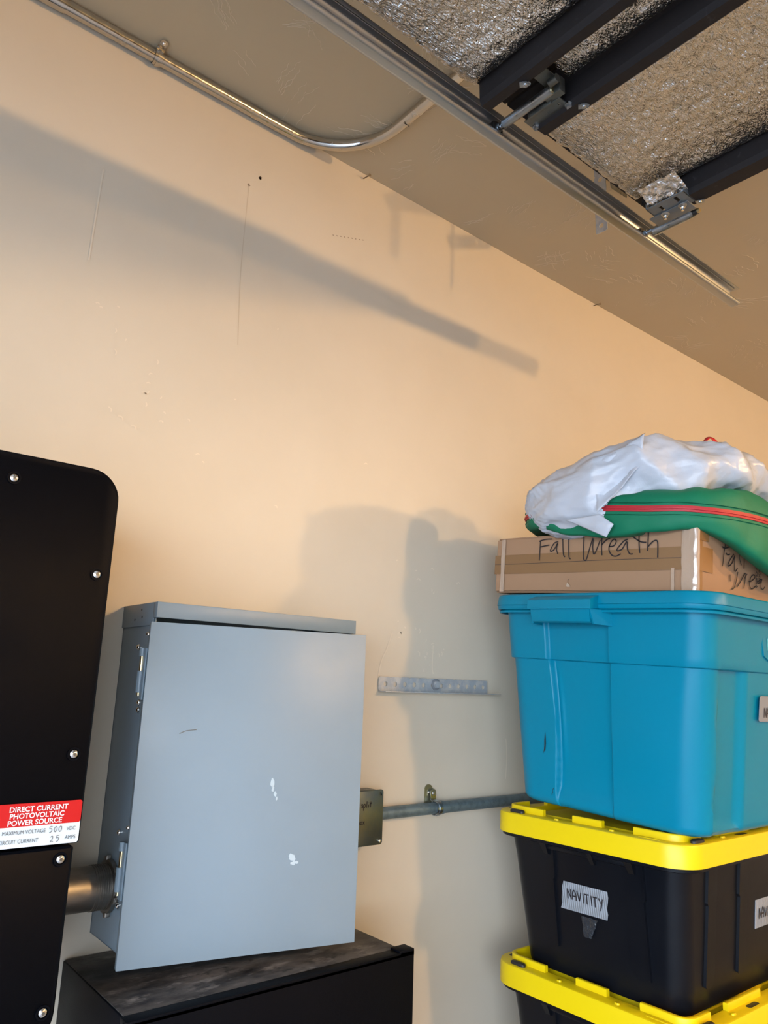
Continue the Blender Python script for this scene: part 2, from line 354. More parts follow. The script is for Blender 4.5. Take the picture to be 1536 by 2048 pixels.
# hanger from the ceiling: punched strap and a diagonal piece
def punched(p0, p1, nrm, wd, th, holes, r):
    p0, p1, nrm = Vector(p0), Vector(p1), Vector(nrm).normalized()
    d = (p1-p0); L = d.length; d.normalize(); s = nrm.cross(d).normalized()
    return strip_holes(p0, d, s, nrm, L, wd, th, holes, r)
def strip_holes(o, d, s, nrm, L, wd, th, holes, r, n=12):
    """flat bar with real round holes; holes = distances along"""
    g = G(); edges = [0]+[(holes[i]+holes[i+1])/2 for i in range(len(holes)-1)]+[L]
    if not holes: edges = [0, L]
    for k in range(len(edges)-1):
        a, b = edges[k], edges[k+1]
        if not holes:
            g.prism([(a, -wd/2), (b, -wd/2), (b, wd/2), (a, wd/2)], (o, d, s, nrm), th); continue
        c = holes[k]; out = []; inn = []
        for j in range(n*2):
            an = 2*pi*j/(n*2); ca, sa = cos(an), sin(an)
            tx = ((b-c) if ca > 0 else (c-a))/max(abs(ca), 1e-6); ty = (wd/2)/max(abs(sa), 1e-6); tt = min(tx, ty)
            out.append((c+ca*tt, sa*tt)); inn.append((c+ca*r, sa*r))
        N = n*2; vs = []
        for lay in (0, th):
            for q in out+inn: vs.append(o+d*q[0]+s*q[1]+nrm*lay)
        fs = []
        for j in range(N):
            k2 = (j+1) % N
            fs += [(j, k2, N+k2, N+j), (2*N+j, 3*N+j, 3*N+k2, 2*N+k2), (N+j, N+k2, 3*N+k2, 3*N+j), (j, 2*N+j, 2*N+k2, k2)]
        g.add(vs, fs)
    return g
punched((1.552, 1.035, 1.195), (1.552, 1.035, CEIL), (1, 0, 0), 0.036, 0.002, [0.02, 0.055, 0.09, 0.125, 0.16, 0.19], 0.007).obj('hanger_strap', M['brk'], t)
punched((1.545, 1.0, 1.33), (1.70, 1.05, 1.400), (0.3, -0.9, 0), 0.040, 0.002, [0.03, 0.075, 0.12, 0.15], 0.007).obj('diagonal_brace', M['darkzinc'], t)
G().cyl((1.615, 1.02, 1.36), (1.615, 1.005, 1.36), 0.009, 6).obj('hanger_bolt', M['zinc'], t)

# ------------------------------------------------------------------ sectional garage door, rolled up under the ceiling
d = thing('garage_door', 'open sectional garage door, foil-insulated inside, lying level under the ceiling', 'garage door', (0.4, -1.6, 1.10))
DY1, DY0, FZ = 0.835, -4.03, 1.098
secs = [(-0.66, -0.112), (-0.107, 0.441), (0.446, 0.948), (0.953, 1.452)]
for i, (a, b) in enumerate(secs):
    G().box(a, b, DY0, DY1+0.004, FZ+0.012, FZ+0.024, 0.002).obj('door_section', M['rail'], d)
def foil(x0, x1, y0, y1, fine=False):
    ys = [y0]; y = y0
    while y < y1-1e-4:
        y = min(y1, y+(0.25 if y < 0.1 else 0.006)); ys.append(y)
    nx = int((x1-x0)/0.006) if fine else int((x1-x0)/0.02); g = G(); vs = []
    for yy in ys:
        for i in range(nx+1):
            x = x0+(x1-x0)*i/nx; e = min((x-x0), (x1-x), max(0, (y1-yy)))
            p = Vector((x*9, yy*9, 3)); 
            puff = 0.013*min(1, e/0.03)**0.5
            h = 0.008*noise.noise(p) + 0.0045*noise.noise(Vector((x*55, yy*95, 1))) + 0.003*noise.noise(Vector((x*150, yy*110, 4)))
            xx = x
            yj = yy + (0.006*noise.noise(Vector((x*40, 1, 1))) + 0.004*noise.noise(Vector((x*110, 5, 1))) if y1-yy < 0.02 else 0)
            vs.append((xx, yj, FZ+0.012-puff+h*min(1, e/0.02)))
    n = nx+1; fs = [(r*n+i, r*n+i+1, (r+1)*n+i+1, (r+1)*n+i) for r in range(len(ys)-1) for i in range(nx)]
    return g.add(vs, fs)
foil(-0.63, -0.16, DY0, DY1).obj('foil_panel', M['foil'], d)
foil(-0.06, 0.39, DY0, DY1).obj('foil_panel', M['foil'], d)
foil(0.49, 0.868, DY0, DY1+0.012, True).obj('foil_panel', M['foil'], d, sharp=180)
foil(0.900, 0.985, DY0, 0.715, True).obj('foil_panel', M['foil'], d, sharp=180)
foil(1.028, 1.392, DY0, DY1, True).obj('foil_panel', M['foil'], d, sharp=180)
# foil flap creased over the corner by the top bracket
g = G(); vs = []; n1, n2 = 26, 22
for i in range(n1+1):
    for j in range(n2+1):
        x = 1.332+0.052*i/n1; y = 0.705+0.090*j/n2
        vs.append((x, y, 1.076+0.006*(1-i/n1)+0.006*noise.noise(Vector((x*60, y*60, 0)))+0.004*noise.noise(Vector((x*160, y*160, 0))) - 0.010*(i/n1)))
g.add(vs, [(i*(n2+1)+j, i*(n2+1)+j+1, (i+1)*(n2+1)+j+1, (i+1)*(n2+1)+j) for i in range(n1) for j in range(n2)])
g.obj('foil_tape_patch', M['foiltape'], d, sharp=180)
def rail(x0, x1, y1, zt=1.11, zb=1.058, lip=0.006):
    prf = [(x0, zt), (x0+0.001, zb+0.012), (x0+0.006, zb), (x1-lip, zb+0.001), (x1, zb+0.006), (x1, zt)]
    g = G().loft([[Vector((x, DY0, z)) for x, z in prf], [Vector((x, y1-(0.020 if z > 1.08 else 0.0)*0, z)) for x, z in prf]])
    return g
rail(0.868, 0.899, 0.832).obj('section_rail', M['rail'], d, sharp=20)
rail(0.994, 1.029, 0.802).obj('section_rail', M['rail'], d, sharp=20)
rail(1.394, 1.446, 0.722, zb=1.060).obj('section_rail', M['rail'], d, sharp=20)
rail(0.394, 0.44, 0.80).obj('section_rail', M['rail'], d, sharp=20)
rail(0.446, 0.486, 0.80).obj('section_rail', M['rail'], d, sharp=20)
G().box(1.394, 1.448, 0.718, 0.722+0.10, 1.092, 1.108, 0.002).obj('end_stile', M['rail'], d)
# roller hinge between the two visible sections
def screw(c, ax, r, h, hexa=False, name='hex_screw', par=d, m='zinc'):
    c = Vector(c); ax = Vector(ax).normalized(); g = G().cyl(c, c+ax*h*0.35, r*1.5, 18)
    if hexa: g.cyl(c+ax*h*0.35, c+ax*h, r, 6)
    else: g.dome(c+ax*h*0.3, ax, r, h*0.7)
    return g.obj(name, M[m], par, sharp=30)
hg = G().box(0.972, 1.004, 0.728, 0.812, 1.0665, 1.0695, 0.001).box(0.958, 0.974, 0.716, 0.752, 1.068, 1.100, 0.001).box(0.905, 0.965, 0.716, 0.745, 1.088, 1.091, 0.001)
hg.box(0.968, 0.974, 0.745, 0.80, 1.064, 1.09, 0.001)
hinge = hg.obj('hinge_plate', M['darkzinc'], d)
G().tube([(0.955, 0.848, 1.076), (0.955, 0.731, 1.076)], 0.0092, 20).obj('hinge_tube', M['zinc'], d)
G().tube([(0.955, 0.743, 1.076), (0.955, 0.729, 1.076)], 0.0066, 16).obj('stem_end', M['brass'], d)
G().cyl((0.940, 0.725, 1.076), (0.940, 0.707, 1.076), 0.008, 16).obj('hinge_knuckle', M['darkzinc'], d)
def roller(x, y0, y1, z):
    st = G().tube([(x, y0, z), (x, TY-0.010, z)], 0.0048, 14).obj('roller_stem', M['zinc'], d)
    rw = G(); yy = TY-0.012
    for (a, b, r) in ((yy-0.003, yy+0.004, 0.0172), (yy-0.006, yy-0.003, 0.0140), (yy+0.004, yy+0.006, 0.0140)): rw.cyl((x, a, z), (x, b, z), r, 28)
    o = rw.obj('roller_wheel', M['rubber'], d); G().ring((x, yy-0.0095, z), (0, 1, 0), 0.0045, 0.0085, 0.004).obj('roller_bushing', M['zinc'], d)
    G().cyl((x, yy-0.015, z), (x, yy-0.009, z), 0.0075, 16).obj('stem_collar', M['zinc'], d)
roller(0.955, 0.85, 0, 1.076)
screw((0.998, 0.726, 1.0665), (0, 0, -1), 0.0055, 0.008, True)
screw((0.998, 0.803, 1.0665), (0, 0, -1), 0.0052, 0.007, True)
for p in ((0.984, 0.738), (0.988, 0.765)):
    G().ring((p[0], p[1], 1.0655), (0, 0, 1), 0.002, 0.0035, 0.001, 16).obj('rivet', M['darkzinc'], d)
# little retainer clips that hold the foil
for (x, y) in ((0.892, 0.742), (1.013, 0.704), (1.432, 0.704)):
    pl = [(0.010*cos(a)*0.62, 0.010*sin(a)) for a in [pi*k/8 for k in range(9)]]
    pl = pl + [(-0.0062, -0.010), (0.0062, -0.010)]
    G().prism(pl, ((x, y, 1.0575), (0.8, 0.6, 0), (0.6, -0.8, 0) if x < 1.2 else (-0.6, 0.8, 0), (0, 0, -1)), 0.0016).obj('retainer_clip', M['zinc'], d)
    screw((x, y, 1.056), (0, 0, -1), 0.0042, 0.004)
# top bracket with slots, carrying the last roller
TB = thing  # (kept short: the bracket is part of the door)
BZ = 1.060
s1, s2 = Vector((1.412, 0.800, BZ)), Vector((1.405, 0.712, BZ))
g = G()
def plate_slots(x0, x1, y0, y1, z, th, slots):
    """plate in x-y with rectangular slots (x0,x1,y0,y1)"""
    ys = sorted({y0, y1} | {s[2] for s in slots} | {s[3] for s in slots}); g = G()
    for a, b in zip(ys[:-1], ys[1:]):
        cut = [s for s in slots if s[2] <= a+1e-6 and s[3] >= b-1e-6]
        if not cut: g.box(x0, x1, a, b, z, z+th)
        else:
            s = cut[0]; g.box(x0, s[0], a, b, z, z+th).box(s[1], x1, a, b, z, z+th)
    return g
g = plate_slots(1.378, 1.428, 0.712, 0.802, BZ, 0.0022, [(1.384, 1.406, 0.732, 0.740), (1.390, 1.412, 0.772, 0.779)])
g.box(1.378, 1.428, 0.8005, 0.8025, BZ, BZ+0.014).box(1.378, 1.428, 0.7115, 0.7135, BZ, BZ+0.014)
g.obj('top_bracket', M['plate'], d)
G().box(1.412, 1.452, 0.722, 0.815, BZ-0.0025, BZ-0.0003, 0.0008).obj('slide_plate', M['plate'], d)
G().tube([(1.470, 0.838, 1.064), (1.470, 0.739, 1.064)], 0.0108, 20).obj('roller_sleeve', M['zinc'], d)
G().tube([(1.470, 0.741, 1.064), (1.470, 0.730, 1.064)], 0.0075, 16).obj('stem_end', M['rubber'], d)
G().tube([(1.470, 0.731, 1.064), (1.470, 0.724, 1.064)], 0.0052, 16).obj('stem_tip', M['brass'], d)
roller(1.470, 0.84, 0, 1.070)
for p in ((1.418, 0.737), (1.419, 0.779)):
    G().cyl((p[0], p[1], BZ-0.0025), (p[0], p[1], BZ-0.0042), 0.0095, 22).obj('flange_washer', M['zinc'], d)
    G().cyl((p[0], p[1], BZ-0.004), (p[0], p[1], BZ-0.0095), 0.0062, 6).cyl((p[0], p[1], BZ-0.009), (p[0], p[1], BZ-0.016), 0.0034, 12).obj('hex_nut', M['chrome'], d, sharp=30)

# ------------------------------------------------------------------ conduit along the top corner, bending out across the ceiling
t = thing('ceiling_conduit', 'shiny steel conduit in the top corner of the wall, bending across the ceiling', 'conduit', (0.6, 1.47, 1.385))
R_ = 0.0145; cy = WY-0.019; cz = CEIL-R_-0.004; path = [(OPX+0.02, cy, cz), (0.0, cy, cz), (0.3, cy, cz), (0.6, cy, cz), (0.80, cy, cz)]
bx, br = 1.037, 0.20
for i in range(1, 15):
    a = pi/2*i/14; path.append((bx-br+br*sin(a), cy-br+br*cos(a), cz))
path += [(bx, 1.1, cz), (bx, 0.8, cz), (bx, 0.0, cz), (bx, -2.0, cz)]
G().tube(path, R_, 28).obj('conduit_pipe', M['emt'], t, sharp=70)
G().strokes([[(0.0, -0.010), (0.0, 0.010)]], ((bx, 1.245, cz-R_-0.0002), YP, XP, (0, 0, -1)), 0.002).obj('marker_tick', M['ink'], t)
def strap(x, par, yc, zc, up, wall, r=R_):
    """one-hole strap round a pipe along x: up = direction of its ear, wall = direction towards the surface it is screwed on"""
    up, wall = Vector(up), Vector(wall); w2 = 0.009; rr = r+0.0016; c = Vector((x, yc, zc))
    g = G(); prof = []
    for k in range(15):
        a = -pi*0.62+pi*1.24*k/14; prof.append(-wall*cos(a)*rr + up*sin(a)*rr)
    prof.append(up*(rr+0.003)+wall*(r-0.001)); prof.append(up*(rr+0.012)+wall*(r-0.001))
    th = 0.0016
    rings = []
    for s in (-w2, w2):
        outr = [c+XP*s+p*1.0+(p.normalized()*th if i < 15 else -wall*th) for i, p in enumerate(prof)]
        inr = [c+XP*s+p for p in prof]
        rings.append(outr+inr[::-1])
    g.loft(rings)
    g.ring(c-XP*0.003, XP, rr+0.0010, rr+0.0034, 0.006, 28)
    ear = [(-w2, 0.0), (w2, 0.0)]+[(w2*cos(pi*k/8), 0.016+w2*sin(pi*k/8)) for k in range(9)]
    o2 = c+up*(rr+0.004)+wall*(r-0.0012)
    g.prism(ear, (o2, XP, up, -wall), 0.0016)
    s = g.obj('pipe_strap', M['zinc'] if up.z > 0.5 else M['emt'], par)
    G().dome(o2+up*0.014-wall*0.0016, -wall, 0.0045, 0.003).obj('strap_screw', M['chrome'], s)
strap(0.481, t, cy, cz, (0, -1, 0), (0, 0, 1)); strap(-0.6, t, cy, cz, (0, -1, 0), (0, 0, 1))
G().tube([(0.205, cy, cz), (0.275, cy, cz)], R_+0.0022, 28).obj('pipe_coupling', M['emt'], t)
for x, z, nm in ((1.098, 1.390, 'bent thin nail in the wall corner beside the conduit bend'), (2.182, 1.396, 'thin nail in the wall corner below the far end of the track')):
    g = G().tube([(x, WY+0.004, z), (x+0.001, WY-0.010, z-0.001), (x+0.002, WY-0.026, z-0.003)], 0.0017, 8).cyl((x+0.002, WY-0.026, z-0.003), (x+0.002, WY-0.0275, z-0.003), 0.004, 12)
    tag(g.obj('nail', M['nail'], origin=(x, WY, z)), nm, 'nail')
# ------------------------------------------------------------------ black inverter cabinet (left edge of the picture)
t = thing('inverter_cabinet', 'large matte black wall cabinet with rounded corner and steel screws', 'electrical cabinet', (0.16, 1.35, -0.50))
fr = ((0, 1.2, 0), XP, ZP, (0, 1, 0))
def plate(x0, x1, z0, z1, y0, y1, r, bev=0.003, n=8):
    o = rrect(x0, x1, z0, z1, r, n) if not isinstance(r, tuple) else rr4(x0, x1, z0, z1, r, n)
    cx, cz_ = (x0+x1)/2, (z0+z1)/2
    def sc(pl, b): return [(p[0]+(b if p[0] < cx else -b), p[1]+(b if p[1] < cz_ else -b)) for p in pl]
    rings = [[Vector((a, y, c)) for a, c in q] for q, y in ((sc(o, bev), y0), (o, y0+bev), (o, y1))]
    return G().loft(rings)
def rr4(x0, x1, z0, z1, rs, n=8):
    out = []   # rs: br, tr, tl, bl
    for (sx_, sz_, a0, r) in ((1, 0, -pi/2, rs[0]), (1, 1, 0, rs[1]), (0, 1, pi/2, rs[2]), (0, 0, pi, rs[3])):
        cx = (x1-r) if sx_ else (x0+r); cz_ = (z1-r) if sz_ else (z0+r)
        for i in range(n+1):
            a = a0+pi/2*i/n; out.append((cx+r*cos(a), cz_+r*sin(a)))
    return out
plate(-0.40, 0.4145, -0.244, 0.3225, 1.2, 1.222, (0.004, 0.048, 0.048, 0.004)).obj('upper_cover', M['blackpc'], t)  # cabinet widened leftward, out of view, to shade the gap beside the enclosure
plate(-0.40, 0.4075, -0.515, -0.2475, 1.2005, 1.222, (0.05, 0.004, 0.004, 0.05)).obj('lower_cover', M['blackpc'], t)
plate(-0.385, 0.395, -0.50, 0.305, 1.2225, WY-0.012, (0.04, 0.04, 0.04, 0.04)).obj('cabinet_body', M['blackpc'], t)
G().box(-0.36, 0.37, WY-0.012, WY, -0.45, 0.28).obj('mounting_plate', M['blackpc'], t)
for (x, z) in ((0.254, 0.283), (0.393, 0.153), (0.391, -0.118), (0.390, -0.264), (0.391, -0.463), (-0.03, 0.283), (-0.38, 0.153), (-0.38, -0.118)):
    G().ring((x, 1.1985, z), (0, 1, 0), 0.0072, 0.0098, 0.002, 24).obj('screw_dimple', M['blackpc'], t)
    s = G().dome((x, 1.2, z), (0, -1, 0), 0.0066, 0.0035, 20).obj('cover_screw', M['chrome'], t)
    G().cyl((x, 1.1966, z), (x, 1.1960, z), 0.0024, 6).obj('hex_socket', M['darkzinc'], s)
# warning label (two colours, printed)
LY = 1.1985
def lab(pl, dy, name, m, par): 
    return G().prism(pl, ((0, LY-dy, 0), XP, ZP, (0, 1, 0)), 0.0012+dy).obj(name, M[m], par, smooth=False)
lb = lab(rrect(0.235, 0.4115, -0.2425, -0.1835, 0.004, 5), 0.0, 'warning_label', 'lwhite', t); lb['label'] = 'red and white warning label'
lab(rrect(0.235, 0.4115, -0.2145, -0.1835, 0.0035, 5), 0.0004, 'red_field', 'lred', lb)
def ltx(s, x, z, size, m, nm, bold=False, al='LEFT', sx=1.0):
    G().text(s, ((x, LY-0.0008, z), XP, ZP, (0, -1, 0)), size, bold, al, sx).obj(nm, M[m], lb, smooth=False)
ltx('DIRECT CURRENT', 0.3510, -0.1945, 0.0098, 'ltext', 'label_line', True, 'CENTER')
ltx('PHOTOVOLTAIC', 0.3495, -0.2035, 0.0098, 'ltext', 'label_line', True, 'CENTER')
ltx('POWER SOURCE', 0.3475, -0.2125, 0.0098, 'ltext', 'label_line', True, 'CENTER')
ltx('MAXIMUM VOLTAGE', 0.3050, -0.2245, 0.0074, 'lgrey', 'label_line', False, 'LEFT', 0.84)
ltx('VDC', 0.3925, -0.2245, 0.0074, 'lgrey', 'label_line', False, 'LEFT', 0.86)
ltx('MAX CIRCUIT CURRENT', 0.2860, -0.2365, 0.0074, 'lgrey', 'label_line', False, 'LEFT', 0.84)
ltx('AMPS', 0.3915, -0.2365, 0.0074, 'lgrey', 'label_line', False, 'LEFT', 0.86)
LF = ((0, LY-0.0008, 0), XP, ZP, (0, -1, 0))
def sh(st, x, z, s): return [[(x+a*s, z+b*s) for a, b in q] for q in st]
five = [[(5, 10), (1, 10), (0.5, 6), (3, 6.5), (4.5, 4), (3, 0.5), (0, 0)]]
zero = [[(3, 10), (0.8, 7), (0.5, 3), (2.5, 0), (5, 3), (5, 8), (3, 10)]]
two = [[(0, 8), (2, 10), (4, 8.5), (3, 4), (0, 0), (5, 0.5)]]
k = 0.00078
G().strokes(sh(five, 0.3685, -0.2255, k)+sh(zero, 0.3750, -0.2255, k)+sh(zero, 0.3815, -0.2255, k)+sh(two, 0.3715, -0.2385, k)+sh(five, 0.3795, -0.2385, k), LF, 0.0008).obj('handwritten_number', M['pen'], lb, smooth=False)

# ------------------------------------------------------------------ short fat pipe between the two cabinets
t = thing('pipe_nipple', 'short fat dull steel pipe between black cabinet and grey enclosure', 'pipe', (0.47, 1.425, -0.367))
py, pz = 1.425, -0.367
G().tube([(0.396, py, pz), (0.5555, py, pz)], 0.0365, 40).obj('pipe', M['oldpipe'], t, sharp=60)
g = G()
for i in range(7): g.ring((0.519+i*0.004, py, pz), (1, 0, 0), 0.035, 0.0378, 0.0018, 40)
g.obj('pipe_thread', M['oldpipe'], t)
g = G().ring((0.5465, py, pz), (1, 0, 0), 0.036, 0.0445, 0.0075, 40)
for k_ in range(6):
    a = 2*pi*k_/6+0.3; g.box(0.5455, 0.5545, -0.006, 0.006, -0.004, 0.004, 0.001, X=Matrix.Translation((0, py+0.046*cos(a), pz+0.046*sin(a))) @ Matrix.Rotation(a+pi/2, 4, 'X'))
g.obj('lock_ring', M['oldpipe'], t)

# ------------------------------------------------------------------ grey electrical enclosure with its door ajar
t = thing('electrical_enclosure', 'grey metal electrical enclosure on the wall, its door standing slightly open', 'enclosure', (0.78, 1.42, -0.47))
X0, X1, Y0, Z0, Z1 = 0.556, 1.007, 1.338, -0.462, 0.12
th = 0.0025
g = G().box(X0, X1, WY-0.003, WY, Z0, Z1).box(X0, X0+th, Y0+0.006, WY, Z0, Z1, 0.001).box(X1-th, X1, Y0+0.006, WY, Z0, Z1, 0.001).box(X0, X1, Y0, WY, Z0, Z0+th, 0.001).box(X0, X1, Y0, WY, Z1-th, Z1)
g.obj('box_body', M['greybox'], t)
# rolled front returns of the body
G().tube([(X0+0.006, Y0+0.004, Z0+0.001), (X0+0.006, Y0+0.004, Z1-0.025)], 0.006, 14).obj('body_edge', M['greybox'], t)
G().tube([(X1-0.006, Y0+0.004, Z0+0.001), (X1-0.006, Y0+0.004, Z1-0.025)], 0.006, 14).obj('body_edge', M['greybox'], t)
# rain hood: top plate, front lip, side flaps
hz = 0.1335
g = G().box(X0-0.003, X1+0.003, Y0-0.004, WY, hz-0.0025, hz, 0.001).box(X0-0.003, X1+0.003, Y0-0.006, Y0-0.003, 0.1045, hz, 0.0012)
g.box(X0-0.0035, X0-0.001, Y0-0.006, Y0+0.012, 0.1045, hz, 0.0006).box(X1+0.001, X1+0.0035, Y0-0.006, WY, 0.1045, hz, 0.0006)
g.box(X0-0.0035, X0-0.001, Y0+0.010, WY, 0.091, hz, 0.0006)
hood = g.obj('rain_hood', M['greybox'], t)
for (y, z) in ((1.435, 0.104), (1.40, 0.108), (1.405, 0.122)): G().cyl((X0-0.0036, y, z), (X0-0.0040, y, z), 0.0022, 10).obj('rivet_hole', M['rubber'], hood)
# knockout plate on top of hood with two small screws
g = G().box(0.755, 0.865, 1.385, 1.455, hz, hz+0.002, 0.0008)
kp = g.obj('hub_plate', M['greybox'], t)
for x in (0.762, 0.845):
    G().cyl((x, 1.393, hz+0.001), (x, 1.393, hz+0.0055), 0.005, 14).obj('plate_screw', M['zinc'], kp)
# door pan, swung out about its left edge
DL = Vector((0.5395, 1.322, 0)); ang = -math.atan2(0.099, 0.416); DX = Matrix.Translation(DL) @ Matrix.Rotation(ang, 4, 'Z')
dw, dz0, dz1 = 0.4275, -0.474, 0.0955
g = G().box(0, dw, 0, 0.0022, dz0, dz1, 0.001, X=DX).box(0, 0.0022, 0.001, 0.0155, dz0, dz1-0.002, 0.0007, X=DX)
g.box(dw-0.0022, dw, 0.001, 0.0155, dz0, dz1-0.002, 0.0007, X=DX).box(0, dw, 0.001, 0.0155, dz0, dz0+0.0022, 0.0007, X=DX).box(0.002, dw-0.002, 0.001, 0.0155, dz1-0.004, dz1-0.0018, 0.0007, X=DX)
door = g.obj('enclosure_door', M['greybox'], t)
# paint scuffs on the door face
g = G(); rs = random.Random(5)
dfr = (DX @ Vector((0, -0.0002, 0)), (DX.to_3x3() @ XP), ZP, (DX.to_3x3() @ Vector((0, -1, 0))))
def blot(g, cx, cz_, rx, rz, seed):
    r2 = random.Random(seed); pts = []
    for i in range(18):
        a = 2*pi*i/18; q = 0.6+0.5*r2.random(); pts.append((cx+rx*cos(a)*q, cz_+rz*sin(a)*q))
    g.prism(pts, dfr, 0.0003)
for i, (cx, cz_, rx, rz) in enumerate(((0.247, -0.186, 0.004, 0.010), (0.2485, -0.197, 0.003, 0.006), (0.2535, -0.206, 0.003, 0.005), (0.257, -0.214, 0.002, 0.004), (0.294, -0.318, 0.0075, 0.008), (0.297, -0.328, 0.006, 0.004), (0.304, -0.327, 0.003, 0.003))):
    g = G(); blot(g, cx, cz_, rx, rz, i); g.obj('paint_scuff', M['scuff'], door)
G().strokes([[(0.068, -0.099), (0.080, -0.094), (0.098, -0.092)]], dfr, 0.0012).obj('scratch', M['darkzinc'], door)
def enc_hinge(zt):
    hx_, hy_ = 0.5375, 1.343
    g = G().tube([(hx_, hy_, zt-0.014), (hx_, hy_, zt-0.052)], 0.0062, 16).box(hx_, 0.5560, hy_+0.001, hy_+0.004, zt-0.052, zt-0.014, 0.0005).box(0.553, 0.5562, hy_+0.001, 1.378, zt-0.090, zt-0.010, 0.0006)
    h = g.obj('hinge_barrel', M['greybox'], t)
    G().tube([(hx_, hy_, zt+0.012), (hx_, hy_, zt-0.058)], 0.0034, 12).obj('hinge_pin', M['brass'], h)
    G().tube([(hx_, hy_, zt+0.026), (hx_, hy_, zt+0.012)], 0.0058, 16).box(hx_, 0.5405, 1.328, hy_, zt-0.064, zt+0.026, 0.0005).obj('hinge_leaf', M['greybox'], t)
    for y, z in ((1.3745, zt-0.070), (1.3745, zt-0.083), (1.404, zt+0.030)):
        G().dome((0.5530, y, z), (-1, 0, 0), 0.0045, 0.004, 14).cyl((0.5565, y, z), (0.5530, y, z), 0.0056, 12).obj('hinge_screw', M['chrome'], t)
    G().dome((0.5390, 1.3285, zt+0.051), (-1, 0, 0), 0.0035, 0.004, 14).obj('hinge_screw', M['chrome'], door)
enc_hinge(0.022); enc_hinge(-0.305)

# ------------------------------------------------------------------ low black cabinet under the enclosure
t = thing('low_black_cabinet', 'low black metal cabinet with dusty top below the grey enclosure', 'cabinet', (0.79, 1.35, -FLOOR))
LX0, LX1, LY0, LZ = 0.512, 1.066, 1.196, -0.4995
G().box(LX0, LX1-0.006, LY0+0.014, WY-0.004, -FLOOR, LZ, 0.002).obj('cabinet_body', M['blackpc'], t)
g = G(); nx, ny = 30, 16
G().box(LX0+0.003, LX1-0.009, LY0+0.016, WY-0.006, LZ-0.001, LZ+0.0012, 0.0006).obj('dusty_top', M['blackdust'], t)
g = G().box(LX0-0.004, LX1+0.006, LY0-0.012, LY0+0.004, -FLOOR+0.02, LZ+0.0015, 0.002)
g.box(LX1-0.030, LX1+0.006, LY0-0.012, LY0+0.018, LZ-0.003, LZ+0.006, 0.0015).box(LX0-0.004, LX1+0.006, LY0-0.012, LY0+0.014, LZ-0.006, LZ+0.003, 0.0012)
g.obj('front_cover', M['blackpc'], t)

# ------------------------------------------------------------------ junction box, conduit run, strap
t = thing('junction_box', 'small square metal junction box with marker writing, peeking out beside the enclosure door', 'junction box', (1.136, 1.47, -0.30))
G().box(1.079, 1.193, 1.446, WY, -0.361, -0.245, 0.004, 3).obj('box_shell', M['darkzinc'], t)
cov = plate(1.076, 1.1965, -0.3635, -0.2425, 1.4415, 1.446, 0.007, 0.001).obj('box_cover', mat('yellowish_zinc_cover', (0.13, 0.155, 0.155, 1), 0.42, 0.9, var=[(9, (0.22, 0.215, 0.12, 1), 0.45, 0.7)]), t)
for (x, z, m) in ((1.1885, -0.3555, 'chrome'), (1.084, -0.25, 'chrome')):
    G().dome((x, 1.4415, z), (0, -1, 0), 0.0045, 0.003).obj('cover_screw', M[m], cov)
G().tube([(1.1865, 1.4412, -0.2485), (1.1895, 1.4412, -0.2555)], 0.0028, 10, ry=0.0003).obj('screw_slot', M['rubber'], cov)
JF = ((0, 1.4413, 0), XP, ZP, (0, -1, 0))
def js(st, x, z, s=1.0): return [[(x+a*0.001*s, z+b*0.001*s) for a, b in q] for q in st]
lets = {'s': [[(4, 5.5), (2, 6.5), (1, 5), (3.5, 3), (3, 0.8), (0.3, 0.6)]], 'p': [[(0.5, 6), (0.2, -5)], [(0.5, 5), (3, 6.5), (4.5, 4), (3, 1), (0.6, 1.5)]],
        'l': [[(1, 11), (0.6, 0.2)]], 'i': [[(1, 5.5), (0.8, 0.2)], [(1.1, 8.5), (1.3, 9)]], 't': [[(1.5, 10), (1.2, 0.2)], [(-0.8, 6.5), (4.5, 7.5)]],
        'o': [[(2, 6), (0.3, 3.5), (1.5, 0.3), (4, 2), (4, 5), (2, 6)]], 'x': [[(0, 6), (4.5, 0)], [(4.5, 6.2), (0, 0)]], 'b': [[(0.5, 11), (0.5, 0.5), (3.5, 0.5), (4.2, 4), (0.8, 5.2)]]}
g = G(); x = 1.130
for ch, wv in (('s', 5), ('p', 6.5), ('l', 4), ('i', 4), ('t', 5)):
    g.strokes(js(lets[ch], x, -0.280, 1.25), JF, 0.0021); x += wv*0.00135
x = 1.122
for ch, wv in (('b', 6), ('o', 6), ('x', 6)):
    g.strokes(js(lets[ch], x, -0.316, 1.1), JF, 0.0019); x += wv*0.0012
g.obj('marker_writing', M['ink'], cov, smooth=False)
t = thing('wall_conduit', 'dull grey conduit running low along the wall from junction box to behind the totes', 'conduit', (1.6, 1.478, -0.303))
c2y, c2z = WY-0.0215, -0.3035
G().tube([(1.1968, c2y, c2z), (1.4, c2y, c2z), (1.9, c2y, c2z), (2.6, c2y, c2z)], R_, 26).obj('conduit_pipe', M['emtg'], t, sharp=70)
G().tube([(1.1968, c2y, c2z), (1.203, c2y, c2z)], 0.012, 6).tube([(1.196, c2y, c2z+0.001), (1.2065, c2y, c2z+0.001)], R_+0.0012, 8).obj('pipe_connector', M['chrome'], t, sharp=30)
def wall_strap(x):
    strap(x, t, c2y, c2z, (0, 0, 1), (0, 1, 0))
wall_strap(1.402)
G().tube([(1.409, c2y, c2z), (1.422, c2y, c2z)], R_+0.002, 26).obj('pipe_collar', M['emtg'], t)
ear = [(-0.0135, 0.0), (0.0135, 0.0), (0.0135, 0.03)]+[(0.0135*cos(pi*k/10), 0.036+0.0135*sin(pi*k/10)) for k in range(11)]+[(-0.0135, 0.03)]
